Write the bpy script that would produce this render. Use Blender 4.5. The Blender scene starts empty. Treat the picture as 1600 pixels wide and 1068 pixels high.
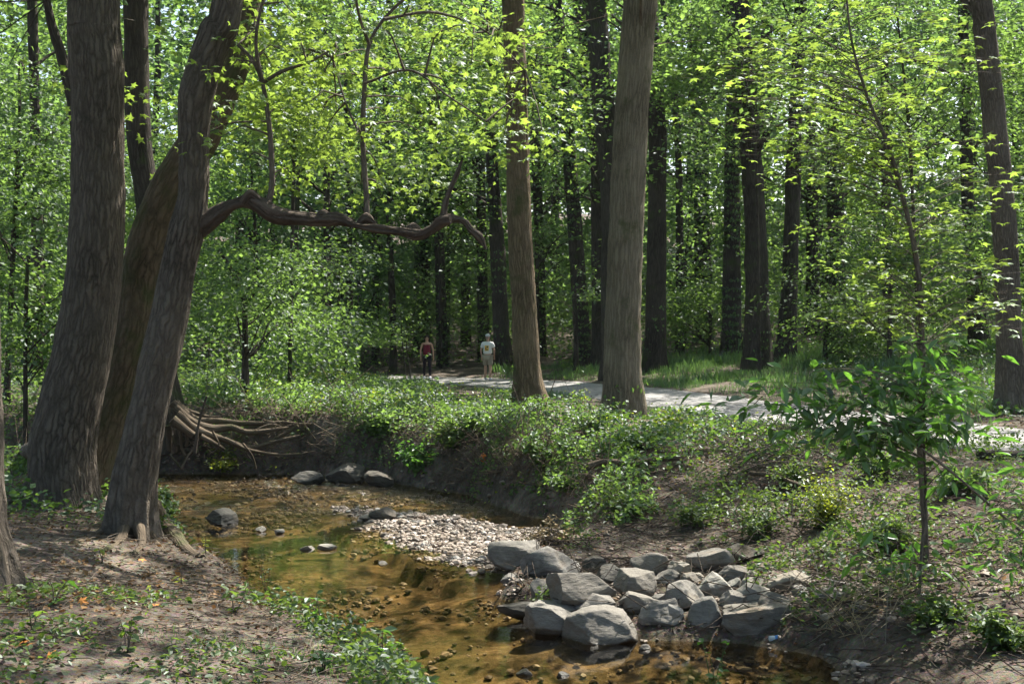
import bpy, math
import numpy as np
from mathutils import Vector

rng = np.random.default_rng(7)
sc = bpy.context.scene
COL = sc.collection

# ------------------------------------------------------------------ camera
# water level is z = 0, the camera stands 3 m above it on the left bank
FPX, CX, HY, CAMZ = 2000.0, 800.0, 520.0, 3.0      # focal length / centre / horizon in units of a 1600 px wide frame
cam_d = bpy.data.cameras.new('camera')
cam = bpy.data.objects.new('camera', cam_d); COL.objects.link(cam)
cam.location = (0, 0, CAMZ); cam.rotation_euler = (math.pi/2, 0, 0)
cam_d.sensor_width = 36; cam_d.lens = 36*FPX/1600
cam_d.shift_y = (HY-534)/1600*1.0
cam_d.clip_start = 0.1; cam_d.clip_end = 1000
sc.camera = cam
# ------------------------------------------------------------------ sky, sun, exposure
SUN_EL, SUN_AZ = math.radians(56), math.radians(38)
SUN = np.array([math.sin(SUN_AZ)*math.cos(SUN_EL), math.cos(SUN_AZ)*math.cos(SUN_EL), math.sin(SUN_EL)])
w = bpy.data.worlds.new('World'); sc.world = w; w.use_nodes = True
nt = w.node_tree
sky = nt.nodes.new('ShaderNodeTexSky'); sky.sky_type = 'NISHITA'; sky.sun_disc = False
sky.sun_elevation = SUN_EL; sky.sun_rotation = SUN_AZ; sky.air_density = 1.0; sky.dust_density = 3.0
bg = nt.nodes['Background']; bg.inputs[1].default_value = 0.105
nt.links.new(sky.outputs[0], bg.inputs[0])
sd = bpy.data.lights.new('sun', 'SUN'); sd.energy = 5.0; sd.angle = math.radians(0.53); sd.color = (1.0, 0.94, 0.84)
so = bpy.data.objects.new('sun', sd); COL.objects.link(so)
so.rotation_euler = Vector(SUN).to_track_quat('Z', 'Y').to_euler()
sc.view_settings.view_transform = 'Standard'; sc.view_settings.look = 'None'
sc.view_settings.gamma = 1; sc.view_settings.use_curve_mapping = False
sc.view_settings.exposure = 1.6
sc.render.engine = 'CYCLES'
cy = sc.cycles
cy.max_bounces = 7; cy.diffuse_bounces = 4; cy.glossy_bounces = 2; cy.transmission_bounces = 4; cy.transparent_max_bounces = 8
cy.use_denoising = True
try:
    cy.denoiser = 'OPENIMAGEDENOISE'; cy.denoising_input_passes = 'RGB_ALBEDO_NORMAL'; cy.denoising_prefilter = 'ACCURATE'
except Exception: pass
cy.use_adaptive_sampling = True; cy.adaptive_threshold = 0.02
cy.sample_clamp_indirect = 6; cy.caustics_reflective = False; cy.caustics_refractive = False

# ------------------------------------------------------------------ numpy helpers
def _h(ix, iy, iz, seed):
    n = (ix*73856093) ^ (iy*19349663) ^ (iz*83492791) ^ (seed*2654435761 & 0x7fffffff)
    n = (n ^ (n >> 13))*1274126177 & 0x7fffffff
    n = (n ^ (n >> 16)) & 0x7fffffff
    return (n % 100003)/100003.0
def vnoise(p, scale=1.0, seed=0):
    p = np.asarray(p, float)*scale
    i = np.floor(p).astype(np.int64); f = p-i; f = f*f*(3-2*f)
    r = 0
    for dx in (0, 1):
        wx = f[..., 0] if dx else 1-f[..., 0]
        for dy in (0, 1):
            wy = f[..., 1] if dy else 1-f[..., 1]
            for dz in (0, 1):
                wz = f[..., 2] if dz else 1-f[..., 2]
                r = r+wx*wy*wz*_h(i[..., 0]+dx, i[..., 1]+dy, i[..., 2]+dz, seed)
    return r*2-1
def fbm(p, scale=1.0, octv=3, seed=0):
    return sum(vnoise(p, scale*2**k, seed+k)*0.5**k for k in range(octv))
def norm(v):
    return v/np.maximum(np.linalg.norm(v, axis=-1, keepdims=True), 1e-9)
def P(px, py, Y):
    return np.array([(px-CX)/FPX*Y, Y, CAMZ-(py-HY)/FPX*Y])

def link(o, parent=None):
    COL.objects.link(o)
    if parent is not None: o.parent = parent
    return o
def mk(name, V, Fs, mat=None, parent=None, uv=None, tint=None, smooth=True, loc=None):
    """one mesh object from arrays; Fs is a list of (n,k) index arrays; coordinates are world coordinates"""
    V = np.asarray(V, float)
    if loc is None:
        loc = np.array(parent.location) if parent is not None else V.mean(0)
    base = np.array(loc, float)
    me = bpy.data.meshes.new(name)
    me.vertices.add(len(V)); me.vertices.foreach_set('co', (V-base).ravel())
    Fs = [np.asarray(f) for f in Fs if len(f)]
    lv = np.concatenate([f.ravel() for f in Fs]); tot = np.concatenate([np.full(len(f), f.shape[1]) for f in Fs])
    st = np.concatenate([[0], np.cumsum(tot)[:-1]])
    me.loops.add(len(lv)); me.loops.foreach_set('vertex_index', lv.astype(np.int32))
    me.polygons.add(len(tot)); me.polygons.foreach_set('loop_start', st.astype(np.int32))
    try: me.polygons.foreach_set('loop_total', tot.astype(np.int32))
    except Exception: pass
    me.polygons.foreach_set('use_smooth', np.full(len(tot), smooth))
    if uv is not None:
        l = me.uv_layers.new(name='UVMap'); l.data.foreach_set('uv', np.asarray(uv, np.float32).ravel())
    if tint is not None:
        a = me.attributes.new('tint', 'FLOAT', 'FACE'); a.data.foreach_set('value', np.asarray(tint, np.float32))
    me.update(calc_edges=True); me.validate()
    if mat is not None: me.materials.append(mat)
    o = bpy.data.objects.new(name, me)
    if parent is None: o.location = base
    else: o.location = base-np.array(parent.location)
    return link(o, parent)
def tag(o, label=None, cat=None, group=None, kind=None):
    if label: o['label'] = label
    if cat: o['category'] = cat
    if group: o['group'] = group
    if kind: o['kind'] = kind
    return o
def thing(name, label, cat, loc, group=None):
    o = bpy.data.objects.new(name, None); o.empty_display_size = 0.3; COL.objects.link(o)
    o.location = tuple(float(c) for c in loc)
    return tag(o, label, cat, group)

class MB:
    """collects pieces of one mesh"""
    def __init__(s): s.V = []; s.F = {}; s.U = {}; s.T = {}; s.n = 0
    def add(s, V, F, uv=None, tint=0.5):
        k = F.shape[1]
        s.F.setdefault(k, []).append(F+s.n); s.V.append(V); s.n += len(V)
        s.U.setdefault(k, []).append(uv if uv is not None else np.zeros((len(F)*k, 2)))
        s.T.setdefault(k, []).append(np.broadcast_to(np.asarray(tint, float), (len(F),)))
    def build(s, name, mat, parent=None, **kw):
        ks = list(s.F)
        return mk(name, np.concatenate(s.V), [np.concatenate(s.F[k]) for k in ks], mat, parent,
                  uv=np.concatenate([np.concatenate(s.U[k]) for k in ks]), tint=np.concatenate([np.concatenate(s.T[k]) for k in ks]), **kw)

def resample(P_, R_, step):
    P_ = np.asarray(P_, float); R_ = np.asarray(R_, float)
    n = len(P_)
    E = np.vstack([2*P_[0]-P_[1], P_, 2*P_[-1]-P_[-2]]); Er = np.concatenate([[R_[0]], R_, [R_[-1]]])
    out, ro = [], []
    for i in range(n-1):
        L = np.linalg.norm(P_[i+1]-P_[i]); m = max(1, int(math.ceil(L/step)))
        t = (np.arange(m)/m)[:, None]
        a, b, c, d = E[i], E[i+1], E[i+2], E[i+3]
        out.append(0.5*((2*b)+(-a+c)*t+(2*a-5*b+4*c-d)*t*t+(-a+3*b-3*c+d)*t**3))
        t = t[:, 0]; ro.append(Er[i+1]*(1-t)+Er[i+2]*t)
    return np.vstack(out+[P_[-1:]]), np.concatenate(ro+[R_[-1:]])
def tube(mb, pts, rad, seg=8, step=0.3, rough=0.06, ridge=0.0, flare=None, seed=0, cap=True):
    C, R = resample(pts, rad, step)
    n = len(C)
    T = norm(np.gradient(C, axis=0))
    up = np.array([0, 1, 0]) if abs(T[0][1]) < 0.9 else np.array([1., 0, 0])
    N = np.zeros_like(C); a = norm(np.cross(np.cross(T[0], up), T[0])[None])[0]
    for i in range(n):
        a = a-T[i]*np.dot(a, T[i]); a = a/max(np.linalg.norm(a), 1e-9); N[i] = a
    B = np.cross(T, N)
    th = np.linspace(0, 2*np.pi, seg, endpoint=False)
    D = N[:, None]*np.cos(th)[None, :, None]+B[:, None]*np.sin(th)[None, :, None]
    L = np.concatenate([[0], np.cumsum(np.linalg.norm(np.diff(C, axis=0), axis=1))])
    rr = R[:, None]*np.ones(seg)[None]
    Q = C[:, None]+D*R[:, None, None]
    if rough: rr = rr*(1+rough*fbm(Q, 1.3, 3, seed)+rough*0.5*vnoise(Q*np.array([1, 1, .4]), 6, seed+9))
    if ridge:
        q = np.stack([np.cos(th)[None]*R[:, None]*30, np.sin(th)[None]*R[:, None]*30, np.repeat(L[:, None]*3.2, seg, 1)], -1)
        q = q+0.5*np.stack([vnoise(q, 0.7, 50), vnoise(q, 0.7, 51), 0*q[..., 0]], -1)
        rr = rr+ridge*(0.5-np.abs(vnoise(q, 1, seed+20))*1.6)
    if flare:
        amt, h0, k = flare
        ph = seed*1.7
        lob = 0.55+0.45*np.cos(k*th+ph+0.6*np.sin(2*th+seed))
        rr = rr+(amt*np.exp(-L/h0))[:, None]*lob[None]+(0.3*amt*np.exp(-L/(h0*2.2)))[:, None]*(lob[None]**2)
    V = C[:, None]+D*rr[..., None]
    idx = np.arange(n*seg).reshape(n, seg)
    a0 = idx[:-1]; a1 = idx[1:]
    F = np.stack([a0, np.roll(a0, -1, 1), np.roll(a1, -1, 1), a1], -1).reshape(-1, 4)
    circ = 2*np.pi*float(np.mean(R))
    u = np.linspace(0, circ, seg+1)
    U = np.zeros((n-1, seg, 4, 2))
    U[..., 0, 0] = u[:-1]; U[..., 1, 0] = u[1:]; U[..., 2, 0] = u[1:]; U[..., 3, 0] = u[:-1]
    U[..., 0, 1] = U[..., 1, 1] = L[:-1, None]; U[..., 2, 1] = U[..., 3, 1] = L[1:, None]
    U[..., 0] += seed*3.7
    V = V.reshape(-1, 3)
    mb.add(V, F, U.reshape(-1, 2), 0.5)
    if cap:
        for ring, c, flip in ((idx[0], C[0], True), (idx[-1], C[-1], False)):
            vc = np.vstack([V[ring], c[None]])
            f = np.stack([np.arange(seg), (np.arange(seg)+1) % seg, np.full(seg, seg)], -1)
            if flip: f = f[:, ::-1]
            mb.add(vc, f, None, 0.5)
    return C, R

# ------------------------------------------------------------------ leaves
def _fan(o, c): 
    o = np.array(o); V = np.vstack([o, [c]]); n = len(o)
    return V, np.stack([np.arange(n), (np.arange(n)+1) % n, np.full(n, n)], -1)
LEAF = {}
LEAF['quad'] = (np.array([(0, 0, 0), (.36, .45, .09), (0, 1, -.05), (-.36, .45, .09)]), np.array([(0, 1, 2), (0, 2, 3)]))
LEAF['oval'] = (np.array([(0, 0, 0), (.25, .25, .07), (.27, .6, .05), (0, 1, -.12), (-.27, .6, .05), (-.25, .25, .07)]), np.array([(0, 1, 2, 3), (0, 3, 4, 5)]))
LEAF['lance'] = (np.array([(0, 0, 0), (.17, .25, .04), (.2, .55, .0), (0, 1, -.2), (-.2, .55, .0), (-.17, .25, .04)]), np.array([(0, 1, 2, 3), (0, 3, 4, 5)]))
LEAF['long'] = (np.array([(0, 0, 0), (.14, .25, .04), (.15, .6, .0), (0, 1, -.2), (-.15, .6, .0), (-.14, .25, .04)]), np.array([(0, 1, 2, 3), (0, 3, 4, 5)]))
_m = [(0, 0, 0), (.36, 0, -.05), (.19, .22, .02), (.54, .5, -.08), (.17, .56, .02), (0, 1.02, -.12), (-.17, .56, .02), (-.54, .5, -.08), (-.19, .22, .02), (-.36, 0, -.05)]
LEAF['maple'] = _fan(_m, (0, .34, .03))
LEAF['tri'] = (np.array([(-.3, .1, 0), (.3, .1, 0), (0, 1, 0)]), np.array([(0, 1, 2)]))
def orient(N, D):
    N = norm(N); D = norm(D-N*np.sum(N*D, -1, keepdims=True)); X = np.cross(D, N)
    return np.stack([X, D, N], 1)          # rows
def add_leaves(mb, C, N, D, size, shape='quad', tint=None):
    Vt, Ft = LEAF[shape]
    if len(C) == 0: return
    R = orient(N, D)
    V = np.einsum('vk,nkj->nvj', Vt, R)*np.asarray(size).reshape(-1, 1, 1)+C[:, None]
    n, k = len(C), len(Vt)
    F = (Ft[None]+np.arange(n)[:, None, None]*k).reshape(-1, Ft.shape[1])
    if tint is None: tint = rng.random(n)
    mb.add(V.reshape(-1, 3), F, None, np.repeat(tint, len(Ft)))
def sprays(cen, rad, npl, jit=0.4, flat=0.14, out=None, rg=rng):
    """flat sprays of leaves around each centre, as maple and beech twigs carry them"""
    K = len(cen); rad = np.broadcast_to(rad, (K,))
    k = np.repeat(np.arange(K), npl); n = len(k)
    tilt = norm(np.array([0, 0, 1.])+rg.normal(0, .28, (K, 3))*[1, 1, .2]+(0 if out is None else out*0.3))
    a = rg.random(n)*2*np.pi; r = np.sqrt(rg.random(n))
    d = np.stack([np.cos(a)*r, np.sin(a)*r, rg.normal(0, flat, n)], -1)
    el = rg.random(K)*np.pi; e = np.stack([np.cos(el), np.sin(el)], -1)
    s = (d[:, 0]*e[k, 0]+d[:, 1]*e[k, 1])[:, None]*e[k]*0.6       # elongated sprays
    d[:, :2] += s
    off = d*rad[k][:, None]
    t = tilt[k]
    off[:, 2] -= (off[:, 0]*t[:, 0]+off[:, 1]*t[:, 1])/t[:, 2]
    C = cen[k]+off
    N = norm(t+rg.normal(0, jit, (n, 3)))
    D = norm(d*[1, 1, .2]+rg.normal(0, .5, (n, 3))+[0, 0, -.25])
    tn = np.clip(0.5+rg.normal(0, .13, K)[k]+rg.normal(0, .17, n), 0, 1)
    return C, N, D, tn

# sun gaps: openings in the canopy above the places that the sun reaches
GAPS = []
def sungap(p, r): GAPS.append((np.array(p, float), r*1.35))
def keep_gap(C, soft=0.3):
    m = np.ones(len(C), bool)
    for p, r in GAPS:
        v = C-p; t = v@SUN
        d = np.linalg.norm(v-t[:, None]*SUN, axis=1)
        m &= ~((t > 1.5) & (d < r*(1+.6*soft*rng.normal(0, 1, len(C)).clip(-1, 1))))
    return m

# ------------------------------------------------------------------ terrain
CREEK = np.array([(3.4, -8), (3.3, 6), (3.2, 9), (3.0, 10.9), (2.7, 11.8), (2.2, 12.3), (1.4, 12.5), (.6, 12.7), (.15, 13.6), (.0, 14.5), (.0, 16),
    (.3, 17.1), (.75, 18.2), (.75, 19.4), (.35, 21.0), (-.9, 23.6), (-2.4, 25.6), (-4.4, 27.0), (-7.5, 27.4), (-12, 27.4), (-20, 27), (-60, 24),
    (-60, 17), (-20, 19.0), (-12, 20.6), (-7.6, 20.5), (-5.5, 18.4), (-4.3, 16.6), (-3.65, 15.0), (-2.75, 13.1), (-1.6, 10.6), (-.6, 9), (.2, 6), (.5, 0), (.5, -8)], float)
BAR = np.array([(-2.9, 21.8), (-1.5, 21.0), (-.3, 19.9), (.6, 19.5), (.9, 18.4), (.1, 16.5), (-.35, 16.2), (-.9, 17.3), (-1.5, 18.6), (-2.3, 20.2)], float)
def poly_sd(pts, poly):
    x, y = pts[:, 0], pts[:, 1]; d = np.full(len(pts), 1e9); ins = np.zeros(len(pts), bool)
    for i in range(len(poly)):
        a, b = poly[i-1], poly[i]; ab = b-a
        t = np.clip(((x-a[0])*ab[0]+(y-a[1])*ab[1])/(ab@ab), 0, 1)
        d = np.minimum(d, np.hypot(x-a[0]-t*ab[0], y-a[1]-t*ab[1]))
        c = ((a[1] > y) != (b[1] > y)) & (x < (b[0]-a[0])*(y-a[1])/(b[1]-a[1]+1e-12)+a[0])
        ins ^= c
    return np.where(ins, -d, d)
HP = np.array([(0, -4, 1.35), (-1, 3, 1.3), (-3, 7, 1.2), (-1.3, 8.6, .85), (-2.2, 10.2, .85), (-5, 12, 1.1), (-3.9, 13.2, .95), (-3.2, 12, .85), (-5.3, 15.1, 1.02), (-8, 17, 1.0), (-14, 17, 1.1), (-12, 5, 1.3), (-30, 12, 1.6),
    (3.65, 9.1, .4), (4.4, 12.6, .55), (5.2, 16, .85), (6, 18, 1.05), (7.6, 18.2, 1.12), (1.0, 14.5, .1), (2.4, 14.2, .14), (1.7, 17, .3), (3, 17.5, .5), (1.7, 19, .6), (2.2, 21.2, 1.05), (4, 20, 1.05), (.7, 24, 1.12), (4.4, 24, 1.18),
    (8, 5, .9), (9, 11, 1.0), (12, 15, 1.15), (30, 8, 1.6), (-1.5, 27.2, 1.2), (-5, 29, 1.3), (-10, 30, 1.3), (-24, 30, 1.4), (-5, 38, 1.25), (5.8, 26, 1.2), (4, 33, 1.2), (2, 41, 1.2), (0, 46, 1.2), (-3.5, 50, 1.16), (-8, 56, 1.2),
    (10.5, 26.5, 1.4), (15, 24, 1.5), (9, 38, 1.7), (6, 46, 1.7), (14, 45, 2.4), (2, 58, 1.7), (-3, 64, 2.0), (-14, 45, 1.5), (-14, 66, 2.0), (18, 60, 3.2), (0, 80, 3.2), (-30, 80, 4), (30, 80, 5), (0, 110, 8), (-50, 110, 9), (50, 110, 10), (0, 160, 18), (60, 40, 5), (-60, 45, 4)], float)
_c = 1.2
def _phi(a, b): return np.sqrt(((a[:, None, :2]-b[None, :, :2])**2).sum(-1)+_c*_c)
_A = _phi(HP, HP)+np.eye(len(HP))*(-.15)
_W = np.linalg.solve(_A, HP[:, 2]-1.5)
PATHC = np.array([(16, 5.5), (12.5, 12), (9.8, 17.6), (8.2, 21.0), (6.4, 26.2), (4.6, 32.5), (2.3, 40), (0, 45.5), (-3.2, 50), (-7, 54), (-9.5, 62), (-10, 80)], float)
def path_d(pts):
    d = np.full(len(pts), 1e9)
    for i in range(len(PATHC)-1):
        a, b = PATHC[i], PATHC[i+1]; ab = b-a
        t = np.clip(((pts-a)@ab)/(ab@ab), 0, 1)
        d = np.minimum(d, np.linalg.norm(pts-a-t[:, None]*ab, axis=1))
    return d
def ground(x, y, fine=True):
    x = np.atleast_1d(np.asarray(x, float)); y = np.atleast_1d(np.asarray(y, float))
    p = np.stack([x.ravel(), y.ravel()], -1)
    z = np.concatenate([_phi(p[i:i+20000], HP)@_W+1.5 for i in range(0, len(p), 20000)])
    z = np.clip(z, .06, 20)
    q = np.c_[p, np.zeros(len(p))]
    pd = path_d(p); z = z+(0.10*fbm(q, .35, 2, 3))*np.clip((pd-1.6)/2, 0, 1)*np.clip(z/.6, 0, 1)
    sd_ = poly_sd(p, CREEK)+.16*fbm(q, 1.1, 3, 5)
    far = np.clip((p[:, 1]-18)/4, 0, 1); right = np.clip((p[:, 0]-.5)/1.5, 0, 1)*(1-far)
    wd = .55+.25*far+.35*right
    t = np.clip(sd_/wd, 0, 1); s = 1-(1-t)**2.2
    land = -.03+(z+.03)*s
    bar = poly_sd(p, BAR)+.15*fbm(q, 1.6, 2, 8)
    deep = .10+.22*np.clip(-sd_/1.6, 0, 1)*np.clip((19.5-p[:, 1])/5, .25, 1)
    bed = -deep+.04*fbm(q, 1.2, 3, 12)
    bed = np.where(bar < .6, np.maximum(bed, .032-.12*np.clip((bar+.25)/.8, 0, 1)+.02*vnoise(q, 3, 4)), bed)
    rif = np.exp(-((p[:, 1]-25.2)/1.5)**2)*np.clip((-1.5-p[:, 0])/2, 0, 1)
    bed = bed+rif*(.05+.035*vnoise(q, 3.5, 31))
    out = np.where(sd_ > 0, land, np.minimum(bed, .06))
    if fine: out = out+(.018*fbm(q, 3.0, 3, 21))*np.clip((pd-1.3)/.6, 0, 1)
    return out
def g1(x, y): return float(ground(x, y)[0])
_RAY = 1.0065**np.arange(0, 480)*5.5
def hit(px, py):
    """where the sight line through a point of the frame meets the ground"""
    d = np.array([(px-CX)/FPX, 1, -(py-HY)/FPX])
    X = _RAY*d[0]; Z = CAMZ+_RAY*d[2]
    below = np.nonzero(Z < np.maximum(ground(X, _RAY), 0))[0]
    i = below[0] if len(below) else len(_RAY)-1
    return np.array([X[i], _RAY[i], max(Z[i], 0)])
def gp(px, Y, dz=0.0):
    x = (px-CX)/FPX*Y
    return np.array([x, Y, g1(x, Y)+dz])

# ------------------------------------------------------------------ materials
MAT = {}
def newmat(name):
    m = bpy.data.materials.new(name); m.use_nodes = True; MAT[name] = m
    t = m.node_tree; t.nodes.clear(); out = t.nodes.new('ShaderNodeOutputMaterial')
    return m, t, out
def nd(t, typ, **kw):
    n = t.nodes.new(typ)
    for k, v in kw.items():
        if k.startswith('i_'): n.inputs[int(k[2:]) if k[2:].isdigit() else k[2:].replace('_', ' ')].default_value = v
        else: setattr(n, k, v)
    return n
def ramp(t, fac, stops):
    r = t.nodes.new('ShaderNodeValToRGB'); e = r.color_ramp.elements
    while len(e) < len(stops): e.new(.5)
    for el, (p, c) in zip(e, stops): el.position = p; el.color = (*c, 1) if len(c) == 3 else c
    t.links.new(fac, r.inputs[0]); return r.outputs[0]
def mixc(t, f, a, b, mode='MIX'):
    m = t.nodes.new('ShaderNodeMix'); m.data_type = 'RGBA'; m.blend_type = mode
    for s, v in ((m.inputs[0], f), (m.inputs[6], a), (m.inputs[7], b)):
        if isinstance(v, (int, float)): s.default_value = v
        elif isinstance(v, tuple): s.default_value = (*v, 1)
        else: t.links.new(v, s)
    return m.outputs[2]
def mapping(t, src, scale):
    m = nd(t, 'ShaderNodeMapping'); m.inputs['Scale'].default_value = scale; t.links.new(src, m.inputs[0]); return m.outputs[0]
def noise(t, vec, scale, detail=4, rough=.6, out=0):
    n = nd(t, 'ShaderNodeTexNoise'); n.inputs['Scale'].default_value = scale; n.inputs['Detail'].default_value = detail; n.inputs['Roughness'].default_value = rough
    if vec is not None: t.links.new(vec, n.inputs['Vector'])
    return n.outputs[out]
def bump(t, h, strength=.5, dist=.05, nrm=None):
    b = nd(t, 'ShaderNodeBump'); b.inputs['Strength'].default_value = strength; b.inputs['Distance'].default_value = dist
    t.links.new(h, b.inputs['Height'])
    if nrm is not None: t.links.new(nrm, b.inputs['Normal'])
    return b.outputs[0]
def math_(t, op, a, b=None):
    m = nd(t, 'ShaderNodeMath', operation=op)
    for s, v in zip(m.inputs, (a, b)):
        if v is None: continue
        if isinstance(v, (int, float)): s.default_value = v
        else: t.links.new(v, s)
    return m.outputs[0]
def principled(t, out, color, rough=.9, normal=None, spec=.3):
    p = nd(t, 'ShaderNodeBsdfPrincipled'); p.inputs['Specular IOR Level'].default_value = spec
    if isinstance(color, tuple): p.inputs['Base Color'].default_value = (*color, 1)
    else: t.links.new(color, p.inputs['Base Color'])
    if isinstance(rough, float): p.inputs['Roughness'].default_value = rough
    else: t.links.new(rough, p.inputs['Roughness'])
    if normal is not None: t.links.new(normal, p.inputs['Normal'])
    t.links.new(p.outputs[0], out.inputs[0]); return p
def leafmat(name, dark, mid, lite, trans, tfac=.45, gloss=.06, grough=.38):
    m, t, out = newmat(name)
    a = nd(t, 'ShaderNodeAttribute', attribute_name='tint')
    c = ramp(t, a.outputs['Fac'], [(0, dark), (.5, mid), (1, lite)])
    geo = nd(t, 'ShaderNodeNewGeometry')
    pn = noise(t, geo.outputs['Position'], 1.1, 3, .6)
    c = mixc(t, 1.0, c, ramp(t, pn, [(.3, (.55, .62, .75)), (.55, (1, 1, 1)), (.75, (1.25, 1.15, .8))]), 'MULTIPLY')
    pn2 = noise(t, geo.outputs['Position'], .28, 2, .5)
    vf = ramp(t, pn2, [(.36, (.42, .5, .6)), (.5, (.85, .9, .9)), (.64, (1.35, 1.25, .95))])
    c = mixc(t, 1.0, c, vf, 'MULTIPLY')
    d = nd(t, 'ShaderNodeBsdfDiffuse'); t.links.new(c, d.inputs[0])
    tr = nd(t, 'ShaderNodeBsdfTranslucent')
    t.links.new(mixc(t, a.outputs['Fac'], tuple(x*.45 for x in trans), tuple(min(1, x*1.4) for x in trans)), tr.inputs[0])
    g = nd(t, 'ShaderNodeBsdfGlossy'); g.inputs['Roughness'].default_value = grough; g.inputs[0].default_value = (.9, .95, 1, 1)
    m1 = nd(t, 'ShaderNodeMixShader'); m1.inputs[0].default_value = tfac
    t.links.new(d.outputs[0], m1.inputs[1]); t.links.new(tr.outputs[0], m1.inputs[2])
    m2 = nd(t, 'ShaderNodeMixShader'); m2.inputs[0].default_value = gloss
    t.links.new(m1.outputs[0], m2.inputs[1]); t.links.new(g.outputs[0], m2.inputs[2])
    t.links.new(m2.outputs[0], out.inputs[0]); return m
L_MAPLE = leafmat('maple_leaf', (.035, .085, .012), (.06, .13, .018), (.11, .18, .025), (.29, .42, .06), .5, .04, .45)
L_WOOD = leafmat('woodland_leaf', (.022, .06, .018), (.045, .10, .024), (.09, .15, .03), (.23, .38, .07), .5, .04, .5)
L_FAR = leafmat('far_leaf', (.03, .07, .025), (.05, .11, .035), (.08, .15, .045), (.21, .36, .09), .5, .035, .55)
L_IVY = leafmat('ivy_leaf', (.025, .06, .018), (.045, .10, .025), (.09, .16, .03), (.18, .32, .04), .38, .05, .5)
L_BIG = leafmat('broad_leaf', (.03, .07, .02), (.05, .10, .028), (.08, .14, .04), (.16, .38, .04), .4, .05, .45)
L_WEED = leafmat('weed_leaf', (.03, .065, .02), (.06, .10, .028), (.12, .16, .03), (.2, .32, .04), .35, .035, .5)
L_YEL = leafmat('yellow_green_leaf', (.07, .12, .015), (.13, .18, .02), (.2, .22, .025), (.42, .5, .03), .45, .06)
L_GRASS = leafmat('grass_blade', (.04, .09, .03), (.07, .14, .045), (.12, .19, .06), (.18, .34, .07), .35, .06)
L_DEAD = leafmat('dead_leaf', (.05, .032, .02), (.12, .075, .04), (.22, .12, .045), (.16, .08, .03), .2, .02, .6)
L_STRAW = leafmat('dry_stalk', (.14, .10, .06), (.26, .2, .12), (.38, .31, .2), (.2, .15, .08), .2, .04)

def barkmat(name, lo, hi, su=16, sv=3.2, moss=0, strength=.9, dist=.035, orange=None):
    m, t, out = newmat(name)
    uv = nd(t, 'ShaderNodeUVMap'); geo = nd(t, 'ShaderNodeNewGeometry')
    wob = noise(t, geo.outputs['Position'], 5, 3, .6, 1)
    ad = nd(t, 'ShaderNodeVectorMath', operation='MULTIPLY_ADD')
    t.links.new(wob, ad.inputs[0]); ad.inputs[1].default_value = (.07, .2, 0); t.links.new(uv.outputs[0], ad.inputs[2])
    mp = mapping(t, ad.outputs[0], (su*1.5, sv*.95, 1))
    vo = nd(t, 'ShaderNodeTexVoronoi', feature='DISTANCE_TO_EDGE'); vo.inputs['Scale'].default_value = 1; t.links.new(mp, vo.inputs['Vector'])
    h1 = ramp(t, vo.outputs[0], [(.02, (0, 0, 0)), (.3, (1, 1, 1))])
    fine = noise(t, mapping(t, uv.outputs[0], (70, 22, 1)), 1, 5, .7)
    big = noise(t, geo.outputs['Position'], .9, 4, .6)
    fine = ramp(t, fine, [(.3, (0, 0, 0)), (.7, (1, 1, 1))])
    h = mixc(t, .38, h1, fine)
    c = ramp(t, h, [(.05, tuple(x*.32 for x in lo)), (.42, lo), (1, tuple(a*.45+b*.55 for a, b in zip(lo, hi)))])
    c = mixc(t, ramp(t, big, [(.3, (0, 0, 0)), (.7, (1, 1, 1))]), c, mixc(t, .5, c, hi), 'MIX')
    if moss:
        sep = nd(t, 'ShaderNodeSeparateXYZ'); t.links.new(geo.outputs['Position'], sep.inputs[0])
        mm = math_(t, 'MULTIPLY', ramp(t, noise(t, geo.outputs['Position'], 1.6, 5, .65), [(.62-.25*moss, (0, 0, 0)), (.72, (1, 1, 1))]), .85)
        c = mixc(t, mm, c, (.045, .065, .018))
    if orange:
        p = nd(t, 'ShaderNodeVectorMath', operation='DISTANCE'); t.links.new(geo.outputs['Position'], p.inputs[0]); p.inputs[1].default_value = orange
        c = mixc(t, ramp(t, math_(t, 'ADD', p.outputs['Value'], math_(t, 'MULTIPLY', fine, .06)), [(.085, (1, 1, 1)), (.13, (0, 0, 0))]), c, (.42, .09, .03))
    principled(t, out, c, .92, bump(t, h, strength, dist), .15); return m
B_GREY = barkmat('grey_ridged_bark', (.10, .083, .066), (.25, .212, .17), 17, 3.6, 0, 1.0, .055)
B_MOSS = barkmat('mossy_bark', (.085, .066, .042), (.20, .155, .105), 15, 3.4, .55, 1.0, .03)
B_BROWN = barkmat('brown_bark', (.105, .08, .05), (.26, .2, .13), 13, 2.2, .25, 1.0, .035)
B_POP = barkmat('tan_furrowed_bark', (.125, .104, .072), (.30, .26, .19), 13, 1.8, .2, 1.0, .035, orange=tuple(P(957, 533, 26.7)-[0, .15, 0]))
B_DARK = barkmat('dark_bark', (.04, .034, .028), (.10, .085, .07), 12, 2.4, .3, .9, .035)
B_TWIG = barkmat('twig_bark', (.08, .065, .05), (.19, .16, .13), 30, 6, .1, .5, .01)
B_ROOT = barkmat('root_bark', (.07, .054, .038), (.18, .14, .10), 20, 2.0, .35, .7, .015)
B_DEADW = barkmat('dead_wood', (.075, .058, .046), (.18, .145, .115), 12, 1.6, 0, 1.0, .035)

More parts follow.
